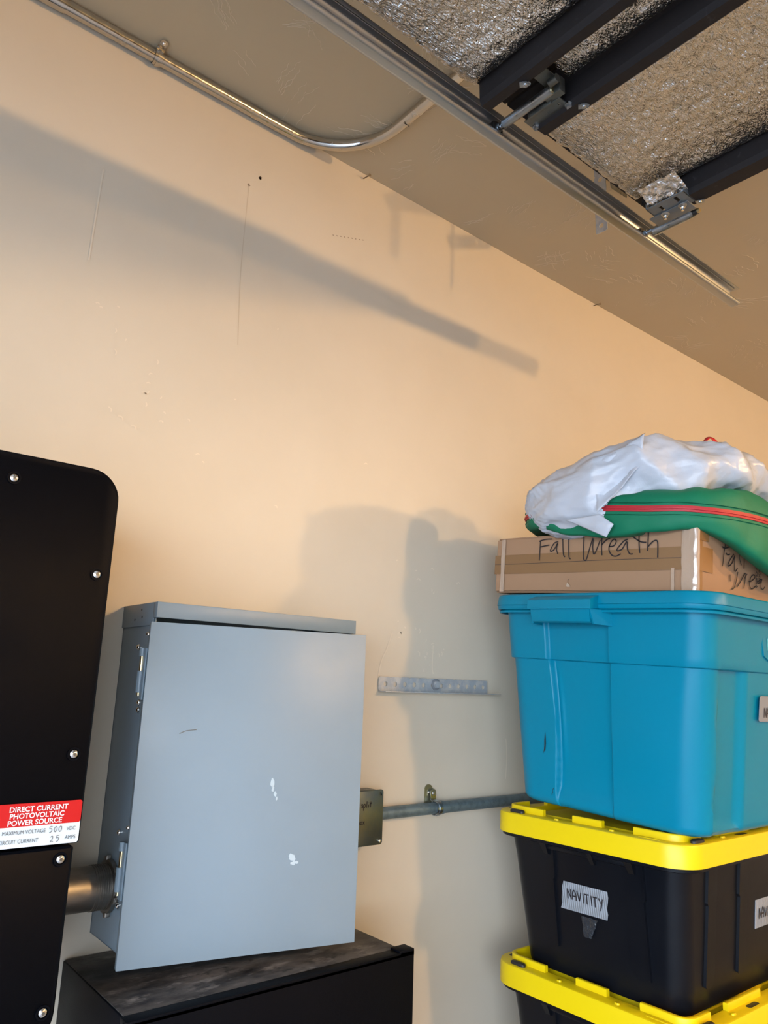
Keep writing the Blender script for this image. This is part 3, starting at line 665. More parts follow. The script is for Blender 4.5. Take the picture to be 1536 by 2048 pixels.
e = G().prism(ear, ((1.392, WY-0.0035, c2z+0.006), XP, ZP, (0, 1, 0)), 0.0025).obj('strap_ear', M['brass'], t)
e.data.materials[0] = mat('olive_zinc_plate', (0.36, 0.35, 0.24, 1), 0.4, 0.9)
G().dome((1.392, WY-0.0036, c2z+0.036), (0, -1, 0), 0.0042, 0.0025).obj('ear_rivet', M['chrome'], e)

# ------------------------------------------------------------------ punched angle bar screwed to the wall
t = thing('perforated_bracket', 'pale perforated steel angle bar bolted to the wall beside the blue tote', 'bracket', (1.41, 1.495, -0.018))
O = Vector((1.213, WY-0.0025, 0.0)); hs = [0.022+0.0324*i for i in range(12)]
strip_holes(O, XP, ZP, Vector((0, -1, 0)), 0.395, 0.036, 0.0025, [h+(0 if i < 5 else -0.0) for i, h in enumerate(hs)], 0.0062).obj('upright_leg', M['brk'], t)
G().box(1.214, 1.636, WY-0.032, WY-0.0025, -0.0195, -0.0172, 0.0005).obj('shelf_leg', M['brk'], t)
bo = G().cyl((1.4075, WY-0.005, 0.003), (1.4075, WY-0.0075, 0.003), 0.0150, 26).obj('washer', M['duct'], t)
G().cyl((1.4075, WY-0.0075, 0.003), (1.4075, WY-0.0150, 0.003), 0.0095, 6).obj('lag_bolt', M['brk'], bo)
# ------------------------------------------------------------------ black and yellow totes
def tote_lid(par, x0, x1, y0, y1, zb, zt):
    """yellow snap lid: skirt, ledge, moat, raised middle, tabs, slots, pegs"""
    def R2(ins, z, r=0.065): return [Vector((a, b, z)) for a, b in rrect(x0+ins, x1-ins, y0+ins, y1-ins, max(r-ins*0.8, 0.012), 9)]
    rings = [R2(0.004, zb), R2(0.0, zb), R2(0.0008, zt-0.006), R2(0.0025, zt-0.0018), R2(0.006, zt), R2(0.040, zt), R2(0.043, zt-0.003), R2(0.046, zt-0.022), R2(0.075, zt-0.022), R2(0.082, zt-0.004), R2(0.2, zt-0.004)]
    lid = G().loft(rings, False, True).obj('lid', M['yellow'], par, sharp=40)
    # raised tabs around the inner edge of the ledge
    def tab(path, h=0.0145, w_=0.011):
        P = [Vector((a, b, 0)) for a, b in path]; L = []; R = []
        for i, p in enumerate(P):
            tt = (P[min(i+1, len(P)-1)]-P[max(i-1, 0)]).normalized(); n = Vector((-tt.y, tt.x, 0)); L.append(p+n*w_/2); R.append(p-n*w_/2)
        lo = L+R[::-1]; c = sum(lo, Vector())/len(lo)
        def lay(z, k):
            out = []
            for i, q in enumerate(lo):
                j = i if i < len(P) else 2*len(P)-1-i
                e = P[j]; out.append(Vector((e.x+(q.x-e.x)*k, e.y+(q.y-e.y)*k, z)))
            return out
        G().loft([lay(zt-0.001, 1), lay(zt+h-0.003, 0.98), lay(zt+h-0.0008, 0.86), lay(zt+h, 0.6)]).obj('lid_tab', M['yellow'], lid, sharp=45)
    i_ = 0.035; xa, xb, ya, yb = x0+i_, x1-i_, y0+i_, y1-i_
    def corner(cx, cy, dx, dy, la, lb, r=0.028):
        pts = [(cx, cy+dy*la), (cx, cy+dy*(la*0.5+r*0.5)), (cx, cy+dy*r)]
        for k in range(1, 7):
            a = pi/2*k/7; pts.append((cx+dx*r*(1-cos(a)), cy+dy*r*(1-sin(a))))
        pts += [(cx+dx*r, cy), (cx+dx*(lb*0.5+r*0.5), cy), (cx+dx*lb, cy)]; return pts
    tab(corner(xa, ya, 1, 1, 0.105, 0.075)); tab(corner(xa, yb, 1, -1, 0.112, 0.075)); tab(corner(xb, ya, -1, 1, 0.105, 0.075)); tab(corner(xb, yb, -1, -1, 0.112, 0.075))
    tab([(xa, ya+0.185), (xa, ya+0.225), (xa, ya+0.265)]); tab([(xb, ya+0.185), (xb, ya+0.225), (xb, ya+0.265)])
    for a in (0.145, 0.40):
        for yy in (ya, yb): tab([(xa+a, yy), (xa+a+0.07, yy), (xa+a+0.145, yy)])
    def pill(cx, cy, l, w_, ax, z, h, m, nm):
        pl = [(l/2-w_/2+w_/2*cos(-pi/2+pi*k/8), w_/2*sin(-pi/2+pi*k/8)) for k in range(9)]+[(-l/2+w_/2+w_/2*cos(pi/2+pi*k/8), w_/2*sin(pi/2+pi*k/8)) for k in range(9)]
        U = XP if ax else YP; V = YP if ax else -XP
        q = [[Vector((cx, cy, z))+U*a*s+V*b*s+ZP*hh for a, b in pl] for s, hh in ((1, 0), (1, h*0.7), (0.8, h))]
        return G().loft(q).obj(nm, M[m], lid, sharp=50)
    pill(x0+0.017, y1-0.078, 0.042, 0.014, 0, zt-0.0005, 0.0075, 'rubber', 'latch_peg'); pill(x0+0.070, y0+0.016, 0.042, 0.014, 1, zt-0.0005, 0.0075, 'rubber', 'latch_peg')
    pill(x1-0.017, y0+0.078, 0.042, 0.014, 0, zt-0.0005, 0.0075, 'rubber', 'latch_peg')
    pill(x0+0.070, y1-0.024, 0.040, 0.014, 1, zt-0.0004, 0.0007, 'rubber', 'lid_slot'); pill(x0+0.26, y0+0.017, 0.045, 0.013, 1, zt-0.0004, 0.0007, 'rubber', 'lid_slot')
    pill(x0+0.018, y0+0.095, 0.050, 0.007, 0, zt-0.0005, 0.002, 'yellow', 'lid_slot'); 
    for cy in (y0+0.185, y0+0.335): pill(x0+0.016, cy, 0.012, 0.008, 0, zt-0.001, 0.0045, 'yellow', 'lid_bump')
    for cx in (x0+0.175, x0+0.5): pill(cx, y0+0.016, 0.014, 0.008, 1, zt-0.001, 0.0045, 'yellow', 'lid_bump')
    return lid
def make_tote(label, zt):
    x0, x1, y0, y1 = 1.5, 2.262, 0.853, 1.386
    zb = zt-0.047; bot = zt-0.3425
    t = thing('storage_tote', label, 'tote', ((x0+x1)/2, (y0+y1)/2, bot), group='stacked black totes with yellow lids')
    tote_lid(t, x0, x1, y0, y1, zb, zt)
    def R2(ins, z, r): return [Vector((a, b, z)) for a, b in rrect(x0+ins, x1-ins, y0+ins, y1-ins, r, 9)]
    zr = zb-0.010
    inx = lambda z: 0.031+0.028*(zr-z)/(zr-bot)
    rings = [R2(0.009, zb+0.004, 0.06), R2(0.006, zb, 0.06), R2(0.0065, zr+0.002, 0.06), R2(0.012, zr, 0.055), R2(inx(zr), zr, 0.04)]
    for k_ in range(1, 7):
        z = zr+(bot+0.012-zr)*k_/6; rings.append(R2(inx(z), z, 0.045))
    rings += [R2(0.062, bot+0.003, 0.04), R2(0.070, bot, 0.035)]
    body = G().loft(rings, True, True).obj('body', M['blackpl'], t, sharp=35)
    # ribs with a jog, two on the short end, four on the long side
    def rib(side, u, z0, z1, wd=0.0055, hook=False, px=0.0062):
        g = G(); zz = [z0, zt-0.128, zt-0.134, z1+0.02, z1]; off = [0, 0, 0.004, 0.004, 0.004]; rings = []
        for z, o in zip(zz, off):
            s = inx(z); 
            if side == 'x': rings.append([Vector((x0+s+0.003, u+o-wd/2, z)), Vector((x0+s-px, u+o-wd*0.3, z)), Vector((x0+s-px, u+o+wd*0.3, z)), Vector((x0+s+0.003, u+o+wd/2, z))])
            else: rings.append([Vector((u+o-wd/2, y0+s+0.003, z)), Vector((u+o-wd*0.3, y0+s-px, z)), Vector((u+o+wd*0.3, y0+s-px, z)), Vector((u+o+wd/2, y0+s+0.003, z))])
        g.loft(rings); g.obj('rib', M['blackpl'], body, sharp=30)
    rib('x', y0+0.357, zr, zt-0.280); rib('x', y0+0.121, zr, zt-0.288)
    rib('y', 1.628, zr, zt-0.292); rib('y', 1.766, zr, zt-0.288); rib('y', 1.99, zr, zt-0.288); rib('y', 2.13, zr, zt-0.292)
    # low relief tongues that run down beside the ribs
    def tongue(side, u0, u1, ztop, zbt, d=0.0022):
        rr_ = (u1-u0)/2*0.85; cu = (u0+u1)/2; pts = [(u0, ztop), (u0, zbt+rr_)]+[(cu-rr_*cos(pi*k/8)/0.85, zbt+rr_-rr_*sin(pi*k/8)) for k in range(1, 8)]+[(u1, zbt+rr_), (u1, ztop)]
        a = []; b = []
        for u, z in pts:
            s = inx(z)
            if side == 'x': a.append(Vector((x0+s+0.004, u, z))); b.append(Vector((x0+s-d, u, z)))
            else: a.append(Vector((u, y0+s+0.004, z))); b.append(Vector((u, y0+s-d, z)))
        G().loft([a, b]).obj('side_panel', M['blackpl'], body, sharp=30)
    tongue('x', y0+0.124, y0+0.168, zr, zt-0.293); tongue('y', 1.632, 1.672, zr, zt-0.300); tongue('y', 1.77, 1.81, zr, zt-0.296); tongue('y', 1.95, 1.986, zr, zt-0.296)
    # grip pocket under the rim on the short end: brow and three gussets
    for u, wd in ((y0+0.375, 0.018), (y0+0.245, 0.014), (y0+0.146, 0.020)):
        s = inx(zr); v = [(x0+0.010, u-wd/2, zr+0.001), (x0+0.010, u+wd/2, zr+0.001), (x0+s+0.003, u+wd/2, zr+0.001), (x0+s+0.003, u-wd/2, zr+0.001), (x0+s-0.006, u-wd/2*0.7, zr-0.024), (x0+s-0.006, u+wd/2*0.7, zr-0.024), (x0+s+0.003, u+wd/2*0.7, zr-0.026), (x0+s+0.003, u-wd/2*0.7, zr-0.026)]
        G().add(v, [(0, 1, 2, 3), (4, 5, 6, 7), (0, 1, 5, 4), (1, 2, 6, 5), (2, 3, 7, 6), (3, 0, 4, 7)]).obj('gusset', M['blackpl'], body, sharp=20)
    G().box(x0+0.020, x0+0.036, y0+0.14, y0+0.375, zr-0.012, zr+0.001, 0.004).obj('grip_rim', M['blackpl'], body)
    return t, inx, x0, y0
T1 = -0.2985
t1, inx, tx0, ty0 = make_tote('topmost black tote with yellow lid, directly under the blue tote', T1)
# tape labels: short end and long side
def tape_x(t, pts, inx, x0, txt, size, off=0.0012):
    """pts: four (y, z) corners, left-top first clockwise as seen from -x"""
    n = 12; top = []; bt = []
    P = [Vector((x0+inx(z)-off, y, z)) for y, z in pts]
    g = G(); rs2 = random.Random(1); rows = 5
    for i in range(rows+1):
        for j in range(n+1):
            a = P[0].lerp(P[1], j/n); b = P[3].lerp(P[2], j/n); p = a.lerp(b, i/rows); p = p.copy()
            if j in (0, n): p.y += rs2.uniform(-0.0022, 0.0022)
            g.v.append(p)
    g.f = [(i*(n+1)+j, i*(n+1)+j+1, (i+1)*(n+1)+j+1, (i+1)*(n+1)+j) for i in range(rows) for j in range(n)]
    return g, P
ducts = mat('ribbed_duct_tape', (0.33, 0.355, 0.39, 1), 0.40, spec=0.5)
n_ = ducts.node_tree.nodes; L_ = ducts.node_tree.links
wv = n_.new('ShaderNodeTexWave'); wv.inputs['Scale'].default_value = 110; wv.bands_direction = 'DIAGONAL'; tc_ = n_.new('ShaderNodeTexCoord'); mp_ = n_.new('ShaderNodeMapping'); mp_.inputs['Scale'].default_value = (1, 1, 0.05)
bp_ = n_.new('ShaderNodeBump'); bp_.inputs['Strength'].default_value = 0.6; bp_.inputs['Distance'].default_value = 0.0015
L_.new(tc_.outputs['Object'], mp_.inputs[0]); L_.new(mp_.outputs[0], wv.inputs[0]); L_.new(wv.outputs['Fac'], bp_.inputs['Height']); L_.new(bp_.outputs[0], n_['Principled BSDF'].inputs['Normal'])
mr_ = n_.new('ShaderNodeMix'); mr_.data_type = 'RGBA'; mr_.inputs[6].default_value = (0.20, 0.215, 0.235, 1); mr_.inputs[7].default_value = (0.25, 0.27, 0.295, 1); L_.new(wv.outputs['Fac'], mr_.inputs[0]); L_.new(mr_.outputs[2], n_['Principled BSDF'].inputs['Base Color'])
pts = [(1.189, -0.432), (1.067, -0.431), (1.075, -0.491), (1.199, -0.493)]
g, P = tape_x(t1, pts, inx, tx0, '', 0)
tl = g.obj('tape_label', ducts, t1, sharp=60); tl['label'] = 'grey duct tape label with NAVITITY in black marker'
caps = {'N': [[(0, 0), (0.2, 10)], [(0.2, 9.5), (4.5, 1)], [(4.6, 0), (4.6, 10)]], 'A': [[(0, 0), (0.4, 6.5), (2.6, 10), (4.6, 6), (4.5, 0)], [(0.2, 4), (4.6, 4.2)]], 'V': [[(0, 10), (2.3, 0.5)], [(2.3, 0.5), (5, 9.6)]],
        'I': [[(1, 10), (1.2, 0)]], 'T': [[(0, 9.5), (5.4, 10)], [(2.6, 10), (2.4, 0)]], 'Y': [[(0, 10), (2.6, 5.5)], [(5, 10), (1.6, -2)]]}
def word(wd, g, fr, k, wdt, gap=1.6, jit=0.35, rr=random.Random(11)):
    x = 0.0
    for ch in wd:
        if ch == ' ': x += 4; continue
        dy = rr.uniform(-jit, jit)
        g.strokes([[((x+a)*k, (b+dy)*k) for a, b in q] for q in caps[ch]], fr, wdt)
        x += max(a for q in caps[ch] for a, b in q)+gap
    return g
Ub = (P[1]-P[0]).normalized(); Vb = (P[0]-P[3]); Vb = (Vb-Ub*Vb.dot(Ub)).normalized(); Nb = Ub.cross(Vb).normalized()
Ob = P[3].lerp(P[0], 0.42).lerp(P[2].lerp(P[1], 0.34), 0.14)
word('NAVITITY', G(), (Ob+Nb*0.0006, (Ub - Vb*0.04).normalized(), Vb, Nb), 0.00215, 0.0028, 1.7).obj('marker_writing', M['ink'], tl, smooth=False)
# shred of clear tape under it
g = G(); rs3 = random.Random(2); n1 = 10
for i in range(n1+1):
    for j in range(9):
        u, v = i/n1, j/8; wdt = 0.022*(1-0.55*v)
        z = -0.497-0.042*v; y = 1.122-wdt+2*wdt*u+0.006*(v)
        g.v.append(Vector((tx0+inx(z)-0.0016-0.005*abs(noise.noise(Vector((u*5, v*6, 3))))-(0.004*v*v), y, z)))
g.f = [(i*9+j, i*9+j+1, (i+1)*9+j+1, (i+1)*9+j) for i in range(n1) for j in range(8)]
g.obj('clear_tape_shred', mat('clear_tape_shred', (0.022, 0.025, 0.03, 1), 0.22, bump=(60, 0.9, 0.008), spec=0.5), t1, sharp=180)
# label on the long side
yf = lambda z: ty0+inx(z)
g = G().box(1.852, 1.99, -0.0012, 0, -0.513, -0.452, 0.0003, X=Matrix.Translation((0, yf(-0.48)-0.0004, 0)) @ Matrix.Translation((0, 0, -0.48)) @ Matrix.Rotation(radians(5.0), 4, 'X') @ Matrix.Translation((0, 0, 0.48)))
tl2 = g.obj('tape_label', ducts, t1, sharp=60); tl2['label'] = 'grey duct tape label on the long side'
fr2 = (Vector((1.868, yf(-0.49)-0.0022, -0.494)), XP, Vector((0, -sin(radians(5)), cos(radians(5)))), Vector((0, -1, 0)))
word('NAVITITY', G(), fr2, 0.00225, 0.0028, 1.7).obj('marker_writing', M['ink'], tl2, smooth=False)
t2, _, _, _ = make_tote('second black tote with yellow lid, just below the NAVITITY tote', T1-0.3400)
t3 = copy_tree(t2); t3.location.z -= 0.3400; t3['label'] = 'lowest black tote with yellow lid, standing on the floor at the bottom of the stack'

# ------------------------------------------------------------------ blue-green tote, leaning slightly forward
def tilt_about(y, z, deg):
    return Vector((1.86, y, z)), Matrix.Rotation(radians(deg), 3, 'X')
org, RM = tilt_about(0.84, -0.288, 2.8)
t = thing('blue_tote', 'teal blue plastic tote with moulded end handle, under the cardboard box', 'tote', org, RM)
bx0, bx1, by0, by1, bzt, bzb = 1.487, 2.25, 0.797, 1.362, 0.183, -0.288
def sm(a, b, x):
    q = max(0, min(1, (x-a)/(b-a))); return q*q*(3-2*q)
def teal_ring(z):
    f = (bzt-z)/(bzt-bzb); band = sm(0.056, 0.0535, z); ins = 0.034*f+0.0065*band; r = 0.050+0.008*f
    X0_, X1_, Y0_, Y1_ = bx0+ins, bx1-ins, by0+ins, by1-ins; pts = []
    def seg(a, b, n):
        for i in range(n): pts.append((a[0]+(b[0]-a[0])*i/n, a[1]+(b[1]-a[1])*i/n))
    def arc(cx, cy, a0, n=10):
        for i in range(n): a = a0+pi/2*i/n; pts.append((cx+r*cos(a), cy+r*sin(a)))
    seg((X0_+r, Y0_), (X1_-r, Y0_), 150); arc(X1_-r, Y0_+r, -pi/2); seg((X1_, Y0_+r), (X1_, Y1_-r), 40); arc(X1_-r, Y1_-r, 0)
    seg((X1_-r, Y1_), (X0_+r, Y1_), 40); arc(X0_+r, Y1_-r, pi/2); seg((X0_, Y1_-r), (X0_, Y0_+r), 230); arc(X0_+r, Y0_+r, pi)
    out = []
    for x, y in pts:
        dx = dy = 0.0
        if x < X0_+r*1.02 or True:
            # channel between the two end bulges
            bow = 0.010*sin(pi*max(0, min(1, (0.05-z)/0.30))) if z < 0.05 else 0
            lo, hi = Y0_+0.423*(Y1_-Y0_), Y0_+0.738*(Y1_-Y0_) - bow
            if z > 0.053: hi += 0.0025
            if Y0_+r*0.5 < y < Y1_-r*0.5 and x < (X0_+X1_)/2 and x < X0_+r*0.6:
                inside = sm(lo-0.003, lo+0.003, y)*(1-sm(hi-0.003, hi+0.0035, y))
                depth = 0.012*(1-sm(-0.235, -0.275, z)) if z < 0.2 else 0
                side_b = sm(lo, lo-0.03, y) if y < lo else (sm(hi, hi+0.03, y) if y > hi else 0)
                dx += inside*(depth+0.004*band)-0.004*(1-inside)*0
                # soft belly of the near bulge and crease beside the dent
                if z < 0.05 and y < lo: dx -= 0.005*sin(pi*max(0, min(1, (y-Y0_)/(lo-Y0_))))*sin(pi*max(0, min(1, (0.05-z)/0.32)))
                if z < 0.05: dx -= 0.003*exp(-((y-hi+0.010)/0.007)**2)*sin(pi*max(0, min(1, (0.05-z)/0.26)))
        # step below the band
        k = band*0.0065; cx, cy = 1.86, 1.08
        nx_ = -1 if x < X0_+r*0.9 else (1 if x > X1_-r*0.9 else 0); ny_ = -1 if y < Y0_+r*0.9 else (1 if y > Y1_-r*0.9 else 0)
        # long front side: recessed panels with slanted steps
        if y < Y0_+r*0.5 and z < 0.058:
            uu = (x-X0_)/(X1_-X0_); p = sm(0.080, 0.084, uu)*(1-sm(0.211, 0.262, uu)) + sm(0.49, 0.54, uu)*(1-sm(0.670, 0.674, uu))
            p *= band*(1-sm(-0.262, -0.285, z)); dy += 0.012*p
        x += dx; y += dy
        out.append(Vector((x, y, z)))
    return out
zs = [bzt, 0.12, 0.075, 0.057, 0.0555, 0.0545, 0.0535, 0.050, 0.03, 0.0, -0.03, -0.06, -0.09, -0.12, -0.15, -0.18, -0.205, -0.225, -0.24, -0.25, -0.26, -0.268, -0.275]
rings = [teal_ring(z) for z in zs]
last = rings[-1]; c = Vector((1.86, 1.08, 0))
for ins, z in ((0.005, -0.282), (0.013, -0.2865), (0.03, -0.288)):
    rings.append([Vector((c.x+(p.x-c.x)*(1-ins/0.38), c.y+(p.y-c.y)*(1-ins/0.26), z)) for p in last])
tb = G().loft(rings, True, True).obj('body', M['teal'], t, sharp=50)
# split in the dented side
def xs(z): return bx0+0.034*(bzt-z)/(bzt-bzb)+0.0065
G().prism([(0.0, 0.0), (0.0012, 0.013), (0.0005, 0.026), (-0.001, 0.040), (-0.0028, 0.022), (-0.0024, 0.008), (-0.0035, -0.002), (-0.006, -0.010)], ((xs(-0.14)-0.0030, 1.2235, -0.160), -YP, ZP, -XP), 0.0004).obj('split', M['rubber'], tb, smooth=False)
G().strokes([[(0, 0), (0.003, 0.006), (0.002, 0.010), (0.006, 0.016)]], ((xs(-0.25)-0.0015, 1.2080, -0.262), -YP, ZP, -XP), 0.0012).obj('split', M['rubber'], tb, smooth=False)
# lid
def lr(ins, z, r=0.075): return [Vector((a, b, z)) for a, b in rrect(1.458+ins, 2.279-ins, 0.772+ins, 1.387-ins, max(r-ins*0.9, 0.01), 12)]
rg = [lr(0.010, 0.176), lr(0.0045, 0.1745), lr(0.003, 0.176), lr(0.0025, 0.184), lr(0.0000, 0.1855), lr(0.0035, 0.207), lr(0.006, 0.2112), lr(0.010, 0.2122), lr(0.015, 0.2110), lr(0.019, 0.2065), lr(0.028, 0.2055), lr(0.2, 0.2055)]
lid = G().loft(rg, False, True).obj('lid', M['teal'], t, sharp=55)
rg = [lr(0.012, 0.168), lr(0.0075, 0.1665), lr(0.0065, 0.171), lr(0.012, 0.176)]
G().loft(rg, False, False).obj('body_rim', M['teal'], tb, sharp=40)
# handle: flap of the lid and grip of the body
def slab(y0, y1, prof, nm, par, sub=10, tap=0.0):
    g = G(); rings = []
    for i in range(sub+1):
        f_ = i/sub; y = y0+(y1-y0)*f_; b = 0.0025*sin(pi*f_)
        rings.append([Vector((x-b*(1 if x < 1.47 else 0), y + (tap*(0.5-f_)*2*max(0, (0.18-z)/0.04) if tap else 0), z)) for x, z in prof])
    return g.loft(rings).obj(nm, M['teal'], par, sharp=35)
slab(1.040, 1.222, [(1.468, 0.207), (1.434, 0.196), (1.431, 0.193), (1.430, 0.172), (1.434, 0.1715), (1.470, 0.176)], 'handle_flap', lid)
slab(1.046, 1.218, [(1.488, 0.172), (1.437, 0.1715), (1.438, 0.160), (1.444, 0.144), (1.450, 0.1405), (1.458, 0.1415), (1.464, 0.15), (1.488, 0.155)], 'handle_grip', tb, tap=0.004)
G().add([(1.437, 1.046, 0.172), (1.450, 1.043, 0.139), (1.490, 1.022, 0.137), (1.490, 1.022, 0.172), (1.437, 1.050, 0.172), (1.450, 1.047, 0.139), (1.490, 1.036, 0.137), (1.490, 1.036, 0.172)],
        [(0, 1, 2, 3), (4, 5, 6, 7), (0, 1, 5, 4), (1, 2, 6, 5), (2, 3, 7, 6), (3, 0, 4, 7)]).obj('handle_end', M['teal'], tb, sharp=20)
G().add([(1.437, 1.218, 0.172), (1.450, 1.221, 0.139), (1.490, 1.232, 0.137), (1.490, 1.232, 0.172), (1.437, 1.214, 0.172), (1.450, 1.217, 0.139), (1.490, 1.222, 0.137), (1.490, 1.222, 0.172)],
        [(0, 1, 2, 3), (4, 5, 6, 7), (0, 1, 5, 4), (1, 2, 6, 5), (2, 3, 7, 6), (3, 0, 4, 7)]).obj('handle_end', M['teal'], tb, sharp=20)
# moulded maker's badge and tape label on the long side
bf = lambda z: by0+0.034*(bzt-z)/(bzt-bzb)
hx = [(1.738, 0.118), (1.745, 0.092), (1.775, 0.080), (1.945, 0.080), (1.975, 0.092), (1.982, 0.118), (1.975, 0.144), (1.945, 0.156), (1.775, 0.156), (1.745, 0.144)]
badge = G().prism(hx, ((0, bf(0.118)-0.0012, 0), XP, ZP, YP), 0.004).obj('maker_badge', M['teal'], tb, sharp=20)
G().text('Rubbermaid', ((1.757, bf(0.118)-0.0016, 0.105), XP, ZP, (0, -1, 0)), 0.040, False, 'LEFT', 0.98).obj('raised_lettering', mat('teal_raised_edge', (0.05, 0.38, 0.48, 1), 0.3), badge, smooth=False)
tp = G().prism(rrect(1.738, 1.90, -0.052, 0.004, 0.006, 4), ((0, by0+0.034*0.42-0.0085+0.0065, 0), XP, Vector((0, -0.072, 1)).normalized(), YP), 0.001)
tl3 = tp.obj('tape_label', M['duct'], t, smooth=False); tl3['label'] = 'grey tape label on the long side of the blue tote'
ybt = by0+0.034*0.42-0.0085+0.0065
word('NAVITITY', G(), (Vector((1.760, ybt-0.0006+0.0032, -0.044)), XP, Vector((0, -0.072, 1)).normalized(), Vector((0, -1, 0))), 0.0022, 0.0026, 1.7).obj('marker_writing', M['ink'], tl3, smooth=False)

# ------------------------------------------------------------------ cardboard box on the blue lid
org, RM = tilt_about(0.80, 0.209, 4.0)
t = thing('cardboard_box', 'flat brown cardboard box marked Fall Wreath, taped shut, on the blue tote', 'box', org, RM)
CX0, CX1, CY0, CY1, CZ0, CZ1 = 1.499, 2.11, 0.800, 1.371, 0.2085, 0.354
g = G(); b = bmesh.new(); bmesh.ops.create_cube(b, size=1.0)
for v in b.verts: v.co = Vector(((CX0+CX1)/2+v.co.x*(CX1-CX0), (CY0+CY1)/2+v.co.y*(CY1-CY0), (CZ0+CZ1)/2+v.co.z*(CZ1-CZ0)))
bmesh.ops.bevel(b, geom=b.edges[:], offset=0.005, segments=3, affect='EDGES'); bmesh.ops.subdivide_edges(b, edges=[e for e in b.edges if e.calc_length() > 0.1], cuts=14, use_grid_fill=True)
for v in b.verts:
    p = v.co*7; q = 0.0035*noise.noise(p); v.co.x += q*(0.4 if v.co.x < 1.53 else 1); v.co.z += 0.4*q
box = g.bm(b).obj('carton', M['card'], t, sharp=60)
def quad_x(nm, m, y0, y1, z0, z1, off=0.0016, par=None, n=30, wob=0.0, ztop=None):
    g = G(); rows = 8
    for i in range(n+1):
        for j in range(rows+1):
            y = y0+(y1-y0)*i/n; z = z0+(z1-z0)*j/rows
            g.v.append(Vector((CX0-off-wob*abs(noise.noise(Vector((y*70, z*40, 2)))), y, z)))
    g.f = [(i*(rows+1)+j, i*(rows+1)+j+1, (i+1)*(rows+1)+j+1, (i+1)*(rows+1)+j) for i in range(n) for j in range(rows)]
    return g.obj(nm, M[m], par or t, sharp=180)
quad_x('packing_tape', 'btape2' if 'btape2' in M else 'btape', CY0+0.018, CY1+0.001, 0.258, 0.308)
M['card2'] = mat('taped_cardboard', (0.205, 0.11, 0.047, 1), 0.5, bump=(60, 0.1, 0.001))
bpy.data.objects['packing_tape'].data.materials[0] = M['card2']
G().strokes([[(0.02, 0.2835), (0.2, 0.285), (0.38, 0.284), (0.571, 0.2835)]], ((CX0-0.0018, CY0, 0), YP, ZP, -XP), 0.0012).obj('flap_seam', M['print'], t, smooth=False)
# clear tape wrapped over the near upright corner, and a strip near the far edge
g = G(); rows = 22
prf = [(CX0-0.002, CY0+0.034), (CX0-0.0035, CY0+0.026), (CX0-0.002, CY0+0.02), (CX0-0.0045, CY0+0.012), (CX0-0.003, CY0+0.004), (CX0-0.0005, CY0-0.001), (CX0+0.006, CY0-0.003)]
for j in range(rows+1):
    z = CZ0+0.002+(CZ1-CZ0-0.003)*j/rows
    for i, (x, y) in enumerate(prf):
        w2 = 0.0045*noise.noise(Vector((i*1.7, z*45, 1)))
        g.v.append(Vector((x+0.4*w2-0.0005, y+w2*0.8*(1 if i < 5 else 0.1), z)))
n = len(prf); g.f = [(j*n+i, j*n+i+1, (j+1)*n+i+1, (j+1)*n+i) for j in range(rows) for i in range(n-1)]
g.obj('clear_tape', M['ctape'], t, sharp=180)
quad_x('clear_tape', 'ctape', CY1-0.035, CY1-0.022, CZ0+0.003, CZ1-0.004, 0.0022, wob=0.003, n=6)
quad_x('clear_tape', 'ctape', CY0+0.050, CY0+0.058, CZ0+0.003, 0.262, 0.002, wob=0.002, n=6)
def fr_y(z0, z1, x0, x1, m, nm, off=0.0012):
    return G().box(x0, x1, CY0-off, CY0-off+0.0009, z0, z1, 0.0002).obj(nm, M[m], t, smooth=False)
fr_y(CZ0+0.004, CZ1-0.004, CX0+0.002, CX0+0.020, 'btape', 'packing_tape'); fr_y(0.256, 0.309, CX0+0.004, CX0+0.062, 'btape', 'packing_tape', 0.0022); fr_y(0.322, CZ1-0.003, CX0+0.004, CX0+0.045, 'btape', 'packing_tape', 0.0022)
def wstrokes(sts, pl, wd, m, nm, par):
    """handwriting given in room coordinates on the plane of a face"""
    g = G()
    if pl == 'x':
        g.strokes(sts, ((0, 0, 0), YP, ZP, -XP), wd, th=0)
        for v in g.v: v.x = 0
        R0, O0 = ROOT[t][1], ROOT[t][0]
        for v in g.v:
            loc = R0.inverted() @ (Vector((1.49, v.y, v.z))-O0); v.x = CX0-0.0034; v.y = loc.y+O0.y; v.z = loc.z+O0.z
    else:
        g.strokes(sts, ((0, 0, 0), XP, ZP, -YP), wd, th=0)
        R0, O0 = ROOT[t][1], ROOT[t][0]
        for v in g.v:
            loc = R0.inverted() @ (Vector((v.x, 0.79, v.z))-O0); v.y = CY0-0.0036; v.z = loc.z+O0.z
    return g.obj(nm, M[m], par, smooth=False)
